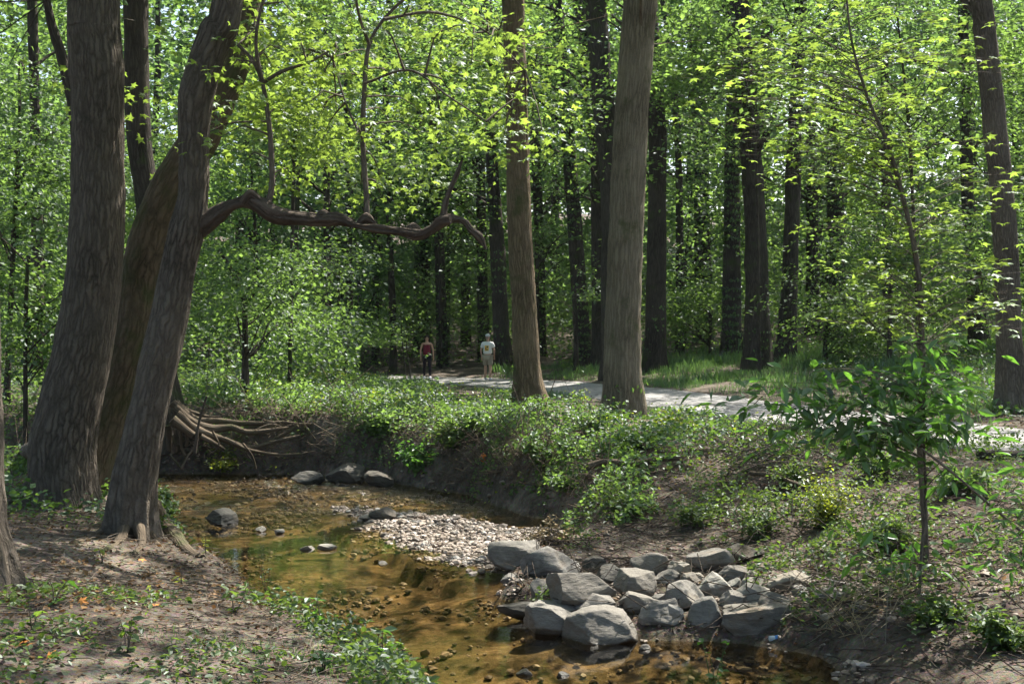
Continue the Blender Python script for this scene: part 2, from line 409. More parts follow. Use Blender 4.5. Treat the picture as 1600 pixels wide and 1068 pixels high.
def soilmat():
    m, t, out = newmat('forest_soil')
    geo = nd(t, 'ShaderNodeNewGeometry'); pos = geo.outputs['Position']
    sep = nd(t, 'ShaderNodeSeparateXYZ'); t.links.new(pos, sep.inputs[0])
    n1 = noise(t, pos, .8, 5, .6); n2 = noise(t, pos, 7, 6, .7); n3 = noise(t, pos, 45, 4, .7)
    litter = ramp(t, n2, [(.25, (.032, .026, .02)), (.45, (.075, .06, .047)), (.62, (.135, .11, .088)), (.8, (.24, .2, .165))])
    sand = ramp(t, n2, [(.3, (.12, .098, .076)), (.7, (.25, .21, .165))])
    c = mixc(t, ramp(t, n1, [(.50, (0, 0, 0)), (.62, (1, 1, 1))]), litter, sand)
    vo = nd(t, 'ShaderNodeTexVoronoi'); vo.inputs['Scale'].default_value = 38; t.links.new(pos, vo.inputs['Vector'])
    c = mixc(t, .35, c, mixc(t, 1.0, c, vo.outputs['Color'], 'MULTIPLY'))
    # stream bed: amber sand and pebbles below the water line
    vb = nd(t, 'ShaderNodeTexVoronoi'); vb.inputs['Scale'].default_value = 17; t.links.new(pos, vb.inputs['Vector'])
    vs = nd(t, 'ShaderNodeSeparateColor'); t.links.new(vb.outputs['Color'], vs.inputs[0])
    bedc = ramp(t, vs.outputs[0], [(0, (.05, .038, .022)), (.4, (.15, .105, .06)), (.7, (.26, .18, .10)), (1, (.45, .36, .26))])
    bedn = ramp(t, noise(t, mapping(t, pos, (1, 1.6, 1)), 1.3, 6, .7), [(.40, (.035, .03, .018)), (.52, (.105, .075, .04)), (.67, (.42, .29, .16))])
    bedc = mixc(t, .65, bedc, bedn)
    alg = ramp(t, noise(t, pos, .55, 3, .5), [(.45, (0, 0, 0)), (.6, (1, 1, 1))])
    bedc = mixc(t, math_(t, 'MULTIPLY', alg, .5), bedc, (.085, .08, .03))
    mud = ramp(t, sep.outputs[2], [(.5, (0, 0, 0)), (.515, (1, 1, 1))])   # placeholder, remapped below
    mr = nd(t, 'ShaderNodeMapRange'); mr.inputs[1].default_value = -.03; mr.inputs[2].default_value = .05; t.links.new(sep.outputs[2], mr.inputs[0])
    c = mixc(t, mr.outputs[0], bedc, c)
    h = math_(t, 'ADD', math_(t, 'MULTIPLY', n2, .7), math_(t, 'MULTIPLY', n3, .3))
    principled(t, out, c, .95, bump(t, h, 1.0, .06), .15)
    return m
M_SOIL = soilmat()
def watermat():
    m, t, out = newmat('stream_water')
    geo = nd(t, 'ShaderNodeNewGeometry'); pos = geo.outputs['Position']
    sep = nd(t, 'ShaderNodeSeparateXYZ'); t.links.new(pos, sep.inputs[0])
    a = noise(t, mapping(t, pos, (1.0, 1.0, 1)), 3.2, 3, .55)
    b = noise(t, mapping(t, pos, (1.0, 1.6, 1)), 11, 4, .65)
    rif = nd(t, 'ShaderNodeMapRange'); rif.inputs[1].default_value = 19.5; rif.inputs[2].default_value = 24.5; rif.inputs[3].default_value = .0; rif.inputs[4].default_value = 2.5
    t.links.new(sep.outputs[1], rif.inputs[0])
    patch = ramp(t, noise(t, pos, .7, 3, .6), [(.38, (.15, .15, .15)), (.55, (1, 1, 1))])
    amp = math_(t, 'ADD', .016, math_(t, 'MULTIPLY', math_(t, 'MULTIPLY', rif.outputs[0], patch), 1.8))
    h = math_(t, 'ADD', math_(t, 'MULTIPLY', a, math_(t, 'ADD', .11, math_(t, 'MULTIPLY', rif.outputs[0], .12))), math_(t, 'MULTIPLY', b, amp))
    nb = bump(t, h, 1.0, .02)
    g = nd(t, 'ShaderNodeBsdfGlossy'); g.inputs['Roughness'].default_value = .045; t.links.new(nb, g.inputs['Normal'])
    tr = nd(t, 'ShaderNodeBsdfTransparent'); tr.inputs[0].default_value = (.84, .76, .58, 1)
    fr = nd(t, 'ShaderNodeFresnel'); fr.inputs['IOR'].default_value = 1.4; t.links.new(nb, fr.inputs['Normal'])
    mx = nd(t, 'ShaderNodeMixShader'); t.links.new(fr.outputs[0], mx.inputs[0]); t.links.new(tr.outputs[0], mx.inputs[1]); t.links.new(g.outputs[0], mx.inputs[2])
    t.links.new(mx.outputs[0], out.inputs[0]); return m
M_WATER = watermat()
def rockmat(name, lo, hi, rust=.15):
    m, t, out = newmat(name)
    geo = nd(t, 'ShaderNodeNewGeometry'); pos = geo.outputs['Position']
    oi = nd(t, 'ShaderNodeObjectInfo')
    n1 = noise(t, pos, 4, 6, .65); n2 = noise(t, mapping(t, pos, (14, 14, 40)), 1, 6, .7); n3 = noise(t, pos, 60, 3, .6)
    c = ramp(t, n1, [(.3, lo), (.7, hi)])
    c = mixc(t, ramp(t, n2, [(.4, (0, 0, 0)), (.7, (1, 1, 1))]), c, mixc(t, .45, c, tuple(min(1, x*1.5) for x in hi)))
    c = mixc(t, math_(t, 'MULTIPLY', oi.outputs['Random'], .6), c, tuple(a*b for a, b in zip(hi, (.62, .56, .48))))
    c = mixc(t, math_(t, 'MULTIPLY', ramp(t, noise(t, pos, 2.3, 4, .6), [(.55, (0, 0, 0)), (.7, (1, 1, 1))]), rust), c, (.16, .11, .06))
    sep = nd(t, 'ShaderNodeSeparateXYZ'); t.links.new(pos, sep.inputs[0])
    wet = nd(t, 'ShaderNodeMapRange'); wet.inputs[1].default_value = .01; wet.inputs[2].default_value = .07; t.links.new(sep.outputs[2], wet.inputs[0])
    c = mixc(t, wet.outputs[0], mixc(t, 1.0, c, (.42, .4, .36), 'MULTIPLY'), c)
    ro = nd(t, 'ShaderNodeMapRange'); ro.inputs[3].default_value = .3; ro.inputs[4].default_value = .85; t.links.new(wet.outputs[0], ro.inputs[0])
    h = math_(t, 'ADD', math_(t, 'MULTIPLY', n2, .6), math_(t, 'MULTIPLY', n1, .5))
    principled(t, out, c, ro.outputs[0], bump(t, h, .9, .035), .35); return m
M_ROCK = rockmat('grey_boulder', (.085, .081, .074), (.2, .19, .172), .5)
M_ROCKD = rockmat('dark_boulder', (.032, .031, .028), (.085, .08, .07), .4)
M_ROCKL = rockmat('pale_boulder', (.15, .143, .13), (.29, .275, .24), .4)
def gravelmat():
    m, t, out = newmat('gravel_pebble')
    a = nd(t, 'ShaderNodeAttribute', attribute_name='tint')
    c = ramp(t, a.outputs['Fac'], [(0, (.07, .055, .045)), (.3, (.2, .15, .11)), (.55, (.32, .26, .21)), (.8, (.45, .4, .36)), (1, (.62, .58, .54))])
    geo = nd(t, 'ShaderNodeNewGeometry')
    c = mixc(t, .4, c, mixc(t, 1., c, noise(t, geo.outputs['Position'], 60, 3, .6, 1), 'MULTIPLY'))
    principled(t, out, c, .6, None, .4); return m
M_GRAVEL = gravelmat()
def pathmat():
    m, t, out = newmat('worn_asphalt')
    geo = nd(t, 'ShaderNodeNewGeometry'); pos = geo.outputs['Position']
    n1 = noise(t, pos, 1.1, 5, .6); n3 = noise(t, pos, 120, 2, .6)
    c = ramp(t, n1, [(.3, (.18, .175, .17)), (.7, (.27, .265, .26))])
    c = mixc(t, .3, c, mixc(t, 1., c, ramp(t, n3, [(.3, (.4, .4, .4)), (.7, (1.3, 1.3, 1.3))]), 'MULTIPLY'))
    c = mixc(t, ramp(t, noise(t, pos, 2.6, 6, .75), [(.58, (0, 0, 0)), (.72, (.8, .8, .8))]), c, (.2, .15, .10))
    vo = nd(t, 'ShaderNodeTexVoronoi', feature='DISTANCE_TO_EDGE'); vo.inputs['Scale'].default_value = .55
    wv = nd(t, 'ShaderNodeVectorMath', operation='ADD'); t.links.new(pos, wv.inputs[0]); t.links.new(noise(t, pos, 3, 4, .6, 1), wv.inputs[1]); t.links.new(wv.outputs[0], vo.inputs['Vector'])
    c = mixc(t, ramp(t, vo.outputs[0], [(.006, (1, 1, 1)), (.014, (0, 0, 0))]), c, (.05, .045, .04))
    principled(t, out, c, .9, bump(t, n3, .4, .01), .3); return m
M_PATH = pathmat()
def plain(name, col, rough=.8, vary=.25, scale=30, spec=.3, bmp=.2):
    m, t, out = newmat(name)
    geo = nd(t, 'ShaderNodeNewGeometry')
    n = noise(t, geo.outputs['Position'], scale, 3, .6)
    c = mixc(t, n, tuple(x*(1-vary) for x in col), tuple(min(1, x*(1+vary)) for x in col))
    principled(t, out, c, rough, bump(t, n, bmp, .01), spec); return m

# ------------------------------------------------------------------ ground, water, path
def axis(lo, a, b, hi, s, g=1.09):
    core = list(np.arange(a, b+1e-6, s)); x, d = b, s
    while x < hi: d *= g; x += d; core.append(x)
    x, d, pre = a, s, []
    while x > lo: d *= g; x -= d; pre.append(x)
    return np.array(pre[::-1]+core)
def grid_mesh(xs, ys, zf):
    X, Y = np.meshgrid(xs, ys); Z = zf(X.ravel(), Y.ravel())
    V = np.stack([X.ravel(), Y.ravel(), Z], -1)
    i = np.arange(len(xs)*len(ys)).reshape(len(ys), len(xs))
    F = np.stack([i[:-1, :-1], i[:-1, 1:], i[1:, 1:], i[1:, :-1]], -1).reshape(-1, 4)
    return V, F
V, F = grid_mesh(axis(-220, -8.5, 7.5, 220, .1, 1.10), axis(-60, 7, 29, 420, .1, 1.08), lambda x, y: ground(x, y)-.05*(path_d(np.stack([x, y], -1)) < 1.45))
tag(mk('ground', V, [F], M_SOIL, loc=(0, 0, 0)), 'leaf littered woodland soil with sandy bare patches and stream bed', kind='structure')
def waves(x, y):
    q = np.stack([x, y, 0*x], -1)
    m = np.clip((y-20.5)/3.5, 0, 1)*np.clip((29-y)/2, 0, 1)*np.clip(.35+1.3*fbm(q, .55, 2, 61), .08, 1)*np.clip((-x-.5)/1.5, .15, 1)
    return m*(.062*fbm(q*[1, 1.15, 1], 5.2, 2, 62))
V, F = grid_mesh(axis(-60, -9.5, .8, 4.6, .05, 1.15), axis(-8, 20, 27.6, 29, .05, 1.1), waves)
tag(mk('water', V, [F], M_WATER, loc=(0, 0, 0)), 'shallow amber stream water', kind='structure')
def ribbon():
    C, _ = resample(np.c_[PATHC, np.zeros(len(PATHC))], np.ones(len(PATHC)), .35)
    T = norm(np.gradient(C, axis=0)); Nn = np.stack([-T[:, 1], T[:, 0], 0*T[:, 0]], -1)
    cols = np.linspace(-1, 1, 13); V = []
    for j, cc in enumerate(cols):
        wv = 1.5+.10*fbm(C+j*0, 1.2, 3, 5 if cc < 0 else 6)
        p = C+Nn*(cc*wv)[:, None]; V.append(np.c_[p[:, :2], ground(p[:, 0], p[:, 1], False)+.012+.02*(1-cc*cc)])
    top = np.stack(V, 1)
    lo = top[:, [0, -1]].copy(); lo[..., 2] -= .1
    A = np.concatenate([lo[:, :1], top, lo[:, 1:]], 1); n, k = A.shape[:2]
    i = np.arange(n*k).reshape(n, k)
    return A.reshape(-1, 3), np.stack([i[:-1, :-1], i[1:, :-1], i[1:, 1:], i[:-1, 1:]], -1).reshape(-1, 4)
V, F = ribbon()
tag(mk('path', V, [F[:, ::-1]], M_PATH, loc=(0, 0, 0)), 'worn grey asphalt footpath', kind='structure')

# places the sun reaches through the canopy
for px, py, r in [(700, 838, .5), (760, 852, .55), (830, 850, .45), (640, 818, .4), (560, 840, .35), (470, 832, .3), (880, 603, .9), (980, 622, .8), (1085, 640, .5), (1220, 655, .45), (1330, 668, .45), (1560, 690, .6), (1430, 700, .3),
                  (925, 650, 1.0), (960, 668, .8), (860, 690, .5), (1040, 660, .6), (890, 640, .7), (205, 800, .2), (180, 850, .28), (255, 858, .3), (215, 885, .25), (205, 925, .2), (260, 950, .32), (185, 960, .22), (60, 785, .3), (295, 868, .25),
                  (430, 755, .8), (360, 750, .8), (290, 754, .7), (480, 762, .6), (400, 770, .6), (330, 765, .6), (620, 775, .35), (540, 775, .35), (560, 760, .3),  (680, 640, .9), (740, 615, .9), (1150, 600, 1.3), (1070, 590, .9), (950, 590, .9), (1100, 905, .25), (1210, 900, .25), (1000, 870, .2),
                  (1540, 830, .4), (1480, 890, .3), (1570, 900, .3), (1150, 690, .8), (1170, 720, .5), (700, 700, .5), (1180, 800, .5), (1300, 800, .6), (880, 760, .4), (900, 940, .12), (1000, 1000, .2), (590, 905, .3), (520, 985, .25), (670, 970, .25),
                  (350, 620, .5), (650, 760, .3), (760, 590, 1.5), (667, 590, 1.4), (715, 598, 1.0), (800, 600, 1.0)]:
    sungap(hit(px, py), r)

for px, Y, r in [(500, 29.5, 1.3), (450, 30.5, .9), (560, 28.5, .9), (620, 27.5, .7), (700, 26.5, .7), (930, 25.5, .9), (1010, 24, .7), (960, 22.5, .5), (150, 15.6, .3)]: sungap(gp(px, Y), r)
# ------------------------------------------------------------------ trees
def view_clear(C, boxes):
    """boxes: (px0,px1,py0,py1,maxY) openings in the foliage in front of things"""
    px = CX+C[:, 0]/C[:, 1].clip(.1)*FPX; py = HY-(C[:, 2]-CAMZ)/C[:, 1].clip(.1)*FPX
    m = np.ones(len(C), bool)
    for a, b, c, d, my in boxes: m &= ~((px > a) & (px < b) & (py > c) & (py < d) & (C[:, 1] < my))
    return m
CLEAR = [(560, 1010, 470, 720, 50), (1000, 1330, 540, 720, 36), (0, 300, 330, 1068, 14.2), (100, 196, 0, 900, 14.5), (300, 760, 560, 1068, 26)]
def crown_cloud(c, r, K, npl, size, shape, flat=.14, bottom=None, gap=True, srad=(.55, 1.1), rg=rng, jit=.42):
    d = norm(rg.normal(0, 1, (K*3, 3))); rad = rg.random(K*3)**.45
    cen = c+d*rad[:, None]*np.array(r)
    nz = fbm(cen, .35, 2, int(abs(c[0]*7))+1)
    cen = cen[np.argsort(-nz)[:K]]
    out = norm((cen-c)*[1, 1, .2])
    C, N, D, tn = sprays(cen, rg.uniform(*srad, len(cen)), npl, jit, flat, out, rg)
    m = keep_gap(C) if gap else np.ones(len(C), bool)
    m &= view_clear(C, CLEAR)
    if bottom is not None: m &= C[:, 2] > bottom
    s = size*rg.uniform(.7, 1.25, len(C))
    return cen, C[m], N[m], D[m], s[m], tn[m]
def limbs(mb, spine, spr, cen, n, r0, seg=5, rg=rng, step=.5, low=.3):
    """limbs leaving the trunk and reaching some of the spray centres, twigs to the others"""
    if len(cen) == 0: return
    pick = rg.choice(len(cen), min(n, len(cen)), replace=False)
    lines = []
    for j in pick:
        e = cen[j]
        zt = e[2]-np.linalg.norm((e-spine[-1])[:2])*rg.uniform(.2, .7)-.4
        i = int(np.argmin(np.abs(spine[:, 2]-max(zt, spine[int(len(spine)*low), 2]))))
        s = spine[i]; mid = s*.5+e*.5+np.array([0, 0, .12*np.linalg.norm(e-s)])+rg.normal(0, .12, 3)*np.linalg.norm(e-s)*.5
        rr = min(r0, spr[i]*.55)
        C, R = tube(mb, [s, s*.7+mid*.3+rg.normal(0, .05, 3), mid, e*.8+mid*.2, e], [rr, rr*.75, rr*.5, rr*.28, rr*.15], seg, step, .1, seed=int(j))
        lines.append(C)
    if lines:
        A = np.vstack(lines)
        for j in range(len(cen)):
            if j in pick: continue
            e = cen[j]; k = int(np.argmin(np.linalg.norm(A-e, axis=1)-0*A[:, 2])); s = A[k]
            if np.linalg.norm(e-s) < .15: continue
            tube(mb, [s, (s+e)/2+rg.normal(0, .06, 3), e], [r0*.18, r0*.12, r0*.06], 4, 1.0, 0, cap=False)
def tree(name, label, Y, pts, bark, top=17., seg=16, step=.3, flare=None, ridge=0, rough=.06, crown=None, leaf=L_WOOD, lsize=.2, K=60, npl=48, shape='quad', nl=10, group='forest trees', cat='tree', basez=None, lean=0., cr=(4.3, 4.3, 5), limb_r=.09, cbot=8.0, srad=(.6, 1.3), cdz=0.):
    """pts: (px, py, width px) read from the base up, at depth Y"""
    px0 = pts[0][0]; b = gp(px0, Y, -.12) if basez is None else P(px0, basez, Y)
    root = thing(name, label, cat, (b[0], b[1], b[2]+.12), group)
    A = [b]; R = [pts[0][2]/FPX*Y/2]
    for k, (px, py, wd) in enumerate(pts):
        q = P(px, py, Y)
        if q[2] > A[-1][2]+.25: A.append(q); R.append(wd/FPX*Y/2)
    dv = A[-1]-A[-2]; dv = dv/max(dv[2], .3); dv[:2] = np.clip(dv[:2], -.16, .16)
    while A[-1][2] < top:
        h = min(3.0, top-A[-1][2]+.01); A.append(A[-1]+np.array([dv[0], dv[1], 1])*h); R.append(max(R[-1]*.84, .03)); dv[:2] *= .7
    A = np.array(A); A[:, 1] += lean*(A[:, 2]-A[0, 2])
    mb = MB(); S, SR = tube(mb, A, R, seg, step, rough, ridge, flare, seed=abs(hash_(label)) % 97)
    mb.build('trunk', bark, root)
    if crown is not False:
        c = (A[-1]*.6+A[-2]*.4)+np.array([0, 0, -1.0+cdz]); c[2] = max(c[2]-2, cbot+cr[2]*.62)
        cen, C, N, D, s, tn = crown_cloud(c, cr, K, npl, lsize, shape, bottom=cbot, srad=srad)
        lb = MB(); limbs(lb, S, SR, cen, nl, limb_r, low=.45)
        lb.build('branches', bark, root)
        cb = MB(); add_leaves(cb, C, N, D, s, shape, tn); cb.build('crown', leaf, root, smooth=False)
    return root, S, SR
def hash_(s):
    h = 7
    for ch in s: h = (h*31+ord(ch)) & 0xffffff
    return h
FG = 'forest trees'
# --- foreground left
t1, _, _ = tree('oak_tree', 'large tree trunk cut off by the left edge, flaring onto the bare bank', 9.2, [(-26, 930, 96), (-34, 820, 62), (-40, 600, 74), (-45, 0, 76)], B_GREY, seg=90, step=.06, ridge=.012, flare=(.12, .5, 5), crown=None, K=40, cr=(3.5, 3.5, 3.5), cbot=9, lsize=.2)
t2, _, _ = tree('oak_tree', 'thickest grey trunk at left, with deep vertical bark ridges and a broad leaning foot', 15.1, [(104, 788, 84), (96, 745, 94), (98, 690, 97), (112, 620, 94), (134, 530, 88), (145, 440, 84), (152, 330, 80), (153, 200, 79), (152, 110, 84), (147, 50, 79), (146, 0, 78)], B_GREY, seg=130, step=.05, ridge=.014, flare=(.11, .3, 5), K=70, cr=(4.5, 4.5, 4), cbot=9)
root3, S3, R3 = tree('mossy_tree', 'mossy brown trunk leaning right between the two grey trunks', 16.2, [(128, 770, 66), (160, 690, 60), (187, 600, 62), (210, 510, 62), (226, 410, 66), (258, 310, 62), (316, 212, 58), (345, 150, 50), (366, 100, 46), (380, 40, 44), (388, 0, 42)], B_MOSS, seg=80, step=.05, ridge=.012, flare=(.1, .4, 4), K=50, cr=(4, 4, 4), cbot=9)
root4, S4, R4 = tree('maple_tree', 'sinuous grey maple whose long dead limb reaches out over the stream', 13.2, [(205, 826, 66), (208, 770, 62), (220, 700, 60), (240, 600, 56), (262, 510, 58), (272, 480, 62), (277, 430, 52), (293, 355, 56), (302, 300, 46), (303, 200, 48), (307, 150, 54), (320, 100, 52), (338, 50, 52), (356, 0, 46)], B_GREY, seg=120, step=.045, ridge=.012, flare=(.13, .28, 6), K=60, cr=(4.5, 4.5, 4), cbot=8.5)
# limb and shoots of the maple
def pxline(Y, L, sc_=1.0): return np.array([P(a, b, Y+(c[0] if c else 0)) for a, b, *c in L])
Yl = 13.1
lp = [(296, 366), (320, 348), (346, 330), (366, 319), (388, 314), (408, 322), (430, 336), (466, 341), (500, 344), (530, 343), (560, 352), (590, 357), (622, 361), (655, 367), (676, 357), (690, 346), (704, 343)]
lw = [30, 28, 23, 21, 24, 21, 17, 14, 14, 16, 11, 13, 11, 12, 10, 12, 9]
mb = MB(); tube(mb, [P(a, b, Yl+.14-.03*k) for k, (a, b) in enumerate(lp)], [w_/FPX*Yl/2*1.08 for w_ in lw], 48, .02, .42, .012, seed=3)
tube(mb, [P(380, 318, Yl-.05), P(392, 304, Yl-.05), P(408, 314, Yl-.05)], [.05, .06, .04], 16, .03, .4, seed=5)
for q in ((505, 338), (573, 345), (645, 360)): tube(mb, [P(q[0]-14, q[1]+4, Yl-.1), P(q[0], q[1]-4, Yl-.1), P(q[0]+14, q[1]+5, Yl-.1)], [.02, .05, .02], 14, .03, .4, seed=q[0])
mb.build('limb', B_DEADW, root4)
mb = MB(); tube(mb, [P(a, b, Yl-.25) for a, b in [(690, 350), (706, 342), (724, 346), (736, 360), (749, 371), (759, 390)]], [.045, .055, .05, .045, .05, .015], 24, .02, .5, .014, seed=6)
tube(mb, [P(a, b, Yl-.25) for a, b in [(696, 350), (694, 330), (702, 300), (714, 272), (722, 250)]], [.045, .035, .032, .03, .012], 16, .03, .3, .008, seed=8)
mb.build('broken_branch', B_DEADW, root4)
shoots = [([(418, 320), (425, 290), (424, 240), (420, 190), (410, 130), (395, 95), (372, 70)], 5.5), ([(410, 130), (440, 112), (480, 98), (515, 80)], 3.2), ([(574, 348), (572, 300), (567, 220), (570, 130), (577, 70), (600, 30), (640, -10)], 5),
          ([(410, 130), (400, 60), (420, -40)], 3.5), ([(567, 220), (540, 160), (520, 90)], 2.2), ([(577, 70), (560, 20), (550, -50)], 3), ([(600, 30), (680, 20), (760, 50), (820, 110)], 2.6), ([(570, 130), (640, 110), (700, 150), (760, 190)], 2.2)]
SH = []
mb = MB()
for k, (L, wd) in enumerate(shoots):
    C, _ = tube(mb, [P(a, b, Yl+.1*k*((-1)**k)*min(1, j*.5)) for j, (a, b) in enumerate(L)], np.linspace(wd, wd*.5, len(L))/FPX*Yl, 10, .08, .12, seed=k); SH.append(C)
C0 = np.vstack(SH)
# sprays of maple leaves round the shoots
zone = [(330, 560, 0, 230, 52), (430, 640, 10, 320, 48), (560, 800, 10, 230, 52), (780, 870, 60, 260, 16), (480, 720, 180, 300, 18), (290, 380, 100, 260, 8), (120, 300, 130, 180, 5)]
cen = []
for a, b, c, d, n in zone:
    for _ in range(n):
        cen.append(P(rng.uniform(a, b), rng.uniform(c, d), rng.uniform(12.4, 19)))
cen = np.array(cen)
for e in cen:
    k = int(np.argmin(np.linalg.norm(C0-e, axis=1))); s = C0[k]
    if np.linalg.norm(e-s) < 1.3: tube(mb, [s, s*.4+e*.6+np.array([0, 0, .1]), e], [.012, .008, .004], 4, .3, 0, cap=False)
mb.build('shoots', B_TWIG, root4)
C, N, D, tn = sprays(cen, rng.uniform(.25, .55, len(cen)), 24, .4, .10)
m = keep_gap(C); cb = MB(); add_leaves(cb, C[m], N[m], D[m], .098*rng.uniform(.6, 1.3, m.sum()), 'maple', tn[m])
cb.build('foliage', L_MAPLE, root4, smooth=False)
# roots of the maple on the bare bank
rb = [([(236, 790), (252, 815), (272, 840), (292, 862), (316, 872)], 27, 8), ([(178, 800), (160, 832), (110, 850)], 20, 5), ([(196, 812), (186, 846), (160, 862)], 18, 5), ([(215, 815), (222, 848), (205, 868)], 16, 4), ([(228, 812), (240, 846), (258, 866)], 16, 5)]
for L, w0, w1 in rb:
    mb = MB(); q = [P(205+(L[0][0]-205)*.4, L[0][1]-12, 13.25)]+[hit(a, b)+[0, 0, .0] for a, b in L[1:]]
    tube(mb, q, np.linspace(w0, w1, len(q))/FPX*13/1.3, 18, .04, .22, .006, seed=L[0][0])
    mb.build('root', B_ROOT, root4)
for L, w0, w1 in [([(62, 740), (40, 765), (10, 790)], 20, 8), ([(110, 770), (128, 792), (140, 800)], 16, 6), ([(60, 700), (20, 712), (-20, 745)], 22, 14)]:
    mb = MB(); q = [P(L[0][0], L[0][1], 15)]+[hit(a, b) for a, b in L[1:]]
    tube(mb, q, np.linspace(w0, w1, len(q))/FPX*15/1.6, 24, .04, .2, .008, seed=L[0][0]); mb.build('root', B_GREY, t2)

# --- tree with the washed out roots
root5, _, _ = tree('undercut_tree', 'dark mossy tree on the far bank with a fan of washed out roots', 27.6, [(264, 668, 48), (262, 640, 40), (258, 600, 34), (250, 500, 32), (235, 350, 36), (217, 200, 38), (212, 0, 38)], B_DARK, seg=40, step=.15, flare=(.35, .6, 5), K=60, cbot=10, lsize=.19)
def z2(L, ox=220, oy=580, s=5.333): return [(ox+a/s, oy+b/s) for a, b in L]
RT = [([(300, 250), (340, 290), (420, 335), (560, 375), (660, 378)], 6, 2.4, 0), ([(260, 260), (350, 330), (480, 405), (640, 410), (840, 430), (1000, 430), (1200, 425), (1310, 440), (1420, 440)], 11, 3, -.2), ([(280, 300), (420, 420), (600, 480), (750, 465), (880, 505), (1000, 500), (1130, 480), (1230, 465)], 13, 2.4, -.45),
      ([(300, 350), (440, 470), (560, 520), (700, 570), (850, 620), (950, 630), (1040, 605), (1180, 570), (1330, 535)], 12, 3, -.6), ([(1310, 450), (1180, 530), (1090, 570)], 4, 2.6, -.3), ([(700, 560), (860, 640), (950, 665), (1100, 690), (1300, 690), (1450, 665)], 6, 2, -.7), ([(260, 400), (350, 470), (440, 530)], 12, 8, -.8),
      ([(320, 480), (335, 560), (340, 640), (370, 700)], 6, 3, -.75), ([(220, 450), (235, 560), (240, 660)], 10, 6, -.4), ([(380, 480), (385, 580), (375, 620)], 5, 4, -.5), ([(500, 540), (620, 600), (700, 650)], 7, 3, -.65), ([(850, 600), (930, 700), (960, 810)], 3.2, 2.2, -.9), ([(960, 490), (1100, 440), (1250, 500)], 3.5, 2, -.15), ([(600, 500), (650, 620), (560, 700)], 3, 2, -.7), ([(240, 690), (300, 760), (330, 810)], 3, 2, -.9), ([(340, 810), (380, 720), (440, 650)], 3.5, 2.5, -1.0)]
for k, (L, a, b, dy) in enumerate(RT):
    q = z2(L); mb = MB()
    tube(mb, [P(u, v, 27.2+dy+.05*j) for j, (u, v) in enumerate(q)], np.linspace(a, b, len(q))/FPX*27/1.7, 12, .08, .2, .01, seed=k)
    mb.build('root', B_ROOT, root5)
def stick(label, L, w0, w1, Y=None, mat=B_DEADW, name='dead_branch', group='fallen branches', off=0.03, seg=10):
    q = [P(a, b, Y) if Y else hit(a, b)+[0, 0, off] for a, b in L]
    YY = q[0][1]; mb = MB(); tube(mb, q, np.linspace(w0, w1, len(q))/FPX*YY/2, seg, .06, .18, .004, seed=int(L[0][0]))
    return tag(mb.build(name, mat), label, 'branch', group)
stick('thin dead stick leaning upright against the washed out roots', z2([(550, 205), (520, 300), (480, 450), (450, 680)]), 3, 5, 26.0)
stick('thick pale root log lying across the far bank below the tan trunk', [(920, 748), (945, 741), (990, 745), (1030, 736), (1060, 735)], 13, 9, name='root_log', mat=B_ROOT, off=.2)
stick('short forked root stub hanging under the pale root log', [(905, 762), (925, 764), (940, 775)], 7, 4, name='root_log', mat=B_ROOT, off=.2)
stick('smooth curved log sticking out of the bank beside the leafy shrub', [(1172, 762), (1200, 765), (1232, 775), (1256, 785)], 8, 6, name='root_log', mat=B_ROOT, off=.22)
stick('dark low log below the pale root log', [(940, 770), (980, 768), (1010, 762)], 8, 5, name='root_log', mat=B_DEADW, off=.04)
stick('twisted root across the eroded bank face above the pool', [(742, 712), (760, 722), (785, 723), (812, 720)], 5, 3, mat=B_ROOT, off=.08)
stick('bleached crooked branch at the foot of the eroded bank', [(755, 748), (785, 744), (805, 758)], 4, 2.5, mat=B_ROOT, off=.08)
stick('long thin bleached stick lying along the water in front of the boulders', [(1075, 995), (1110, 996), (1160, 997), (1205, 1004)], 3, 2, off=.02, mat=B_ROOT)
stick('thin stick poking from the left bank over the water', [(500, 975), (540, 1015), (600, 1023)], 5, 2, Y=10.5, off=.02)
stick('small dark snag standing in the low plants above the boulders', [(1079, 800), (1080, 825), (1078, 842)], 4, 5, Y=17.2)
stick('slender bare stem leaning down to the right edge', [(1440, 700), (1500, 748), (1560, 800), (1620, 850)], 3.5, 5, Y=11.5, mat=B_TWIG)
stick('grey branch lying on the right bank near the bottom edge', [(1380, 1010), (1420, 1000), (1460, 985)], 5, 3, mat=B_DEADW)
stick('mossy log along the near edge of the path at right', [(1530, 716), (1560, 718), (1620, 720)], 18, 18, mat=B_DARK, name='log', off=.06)

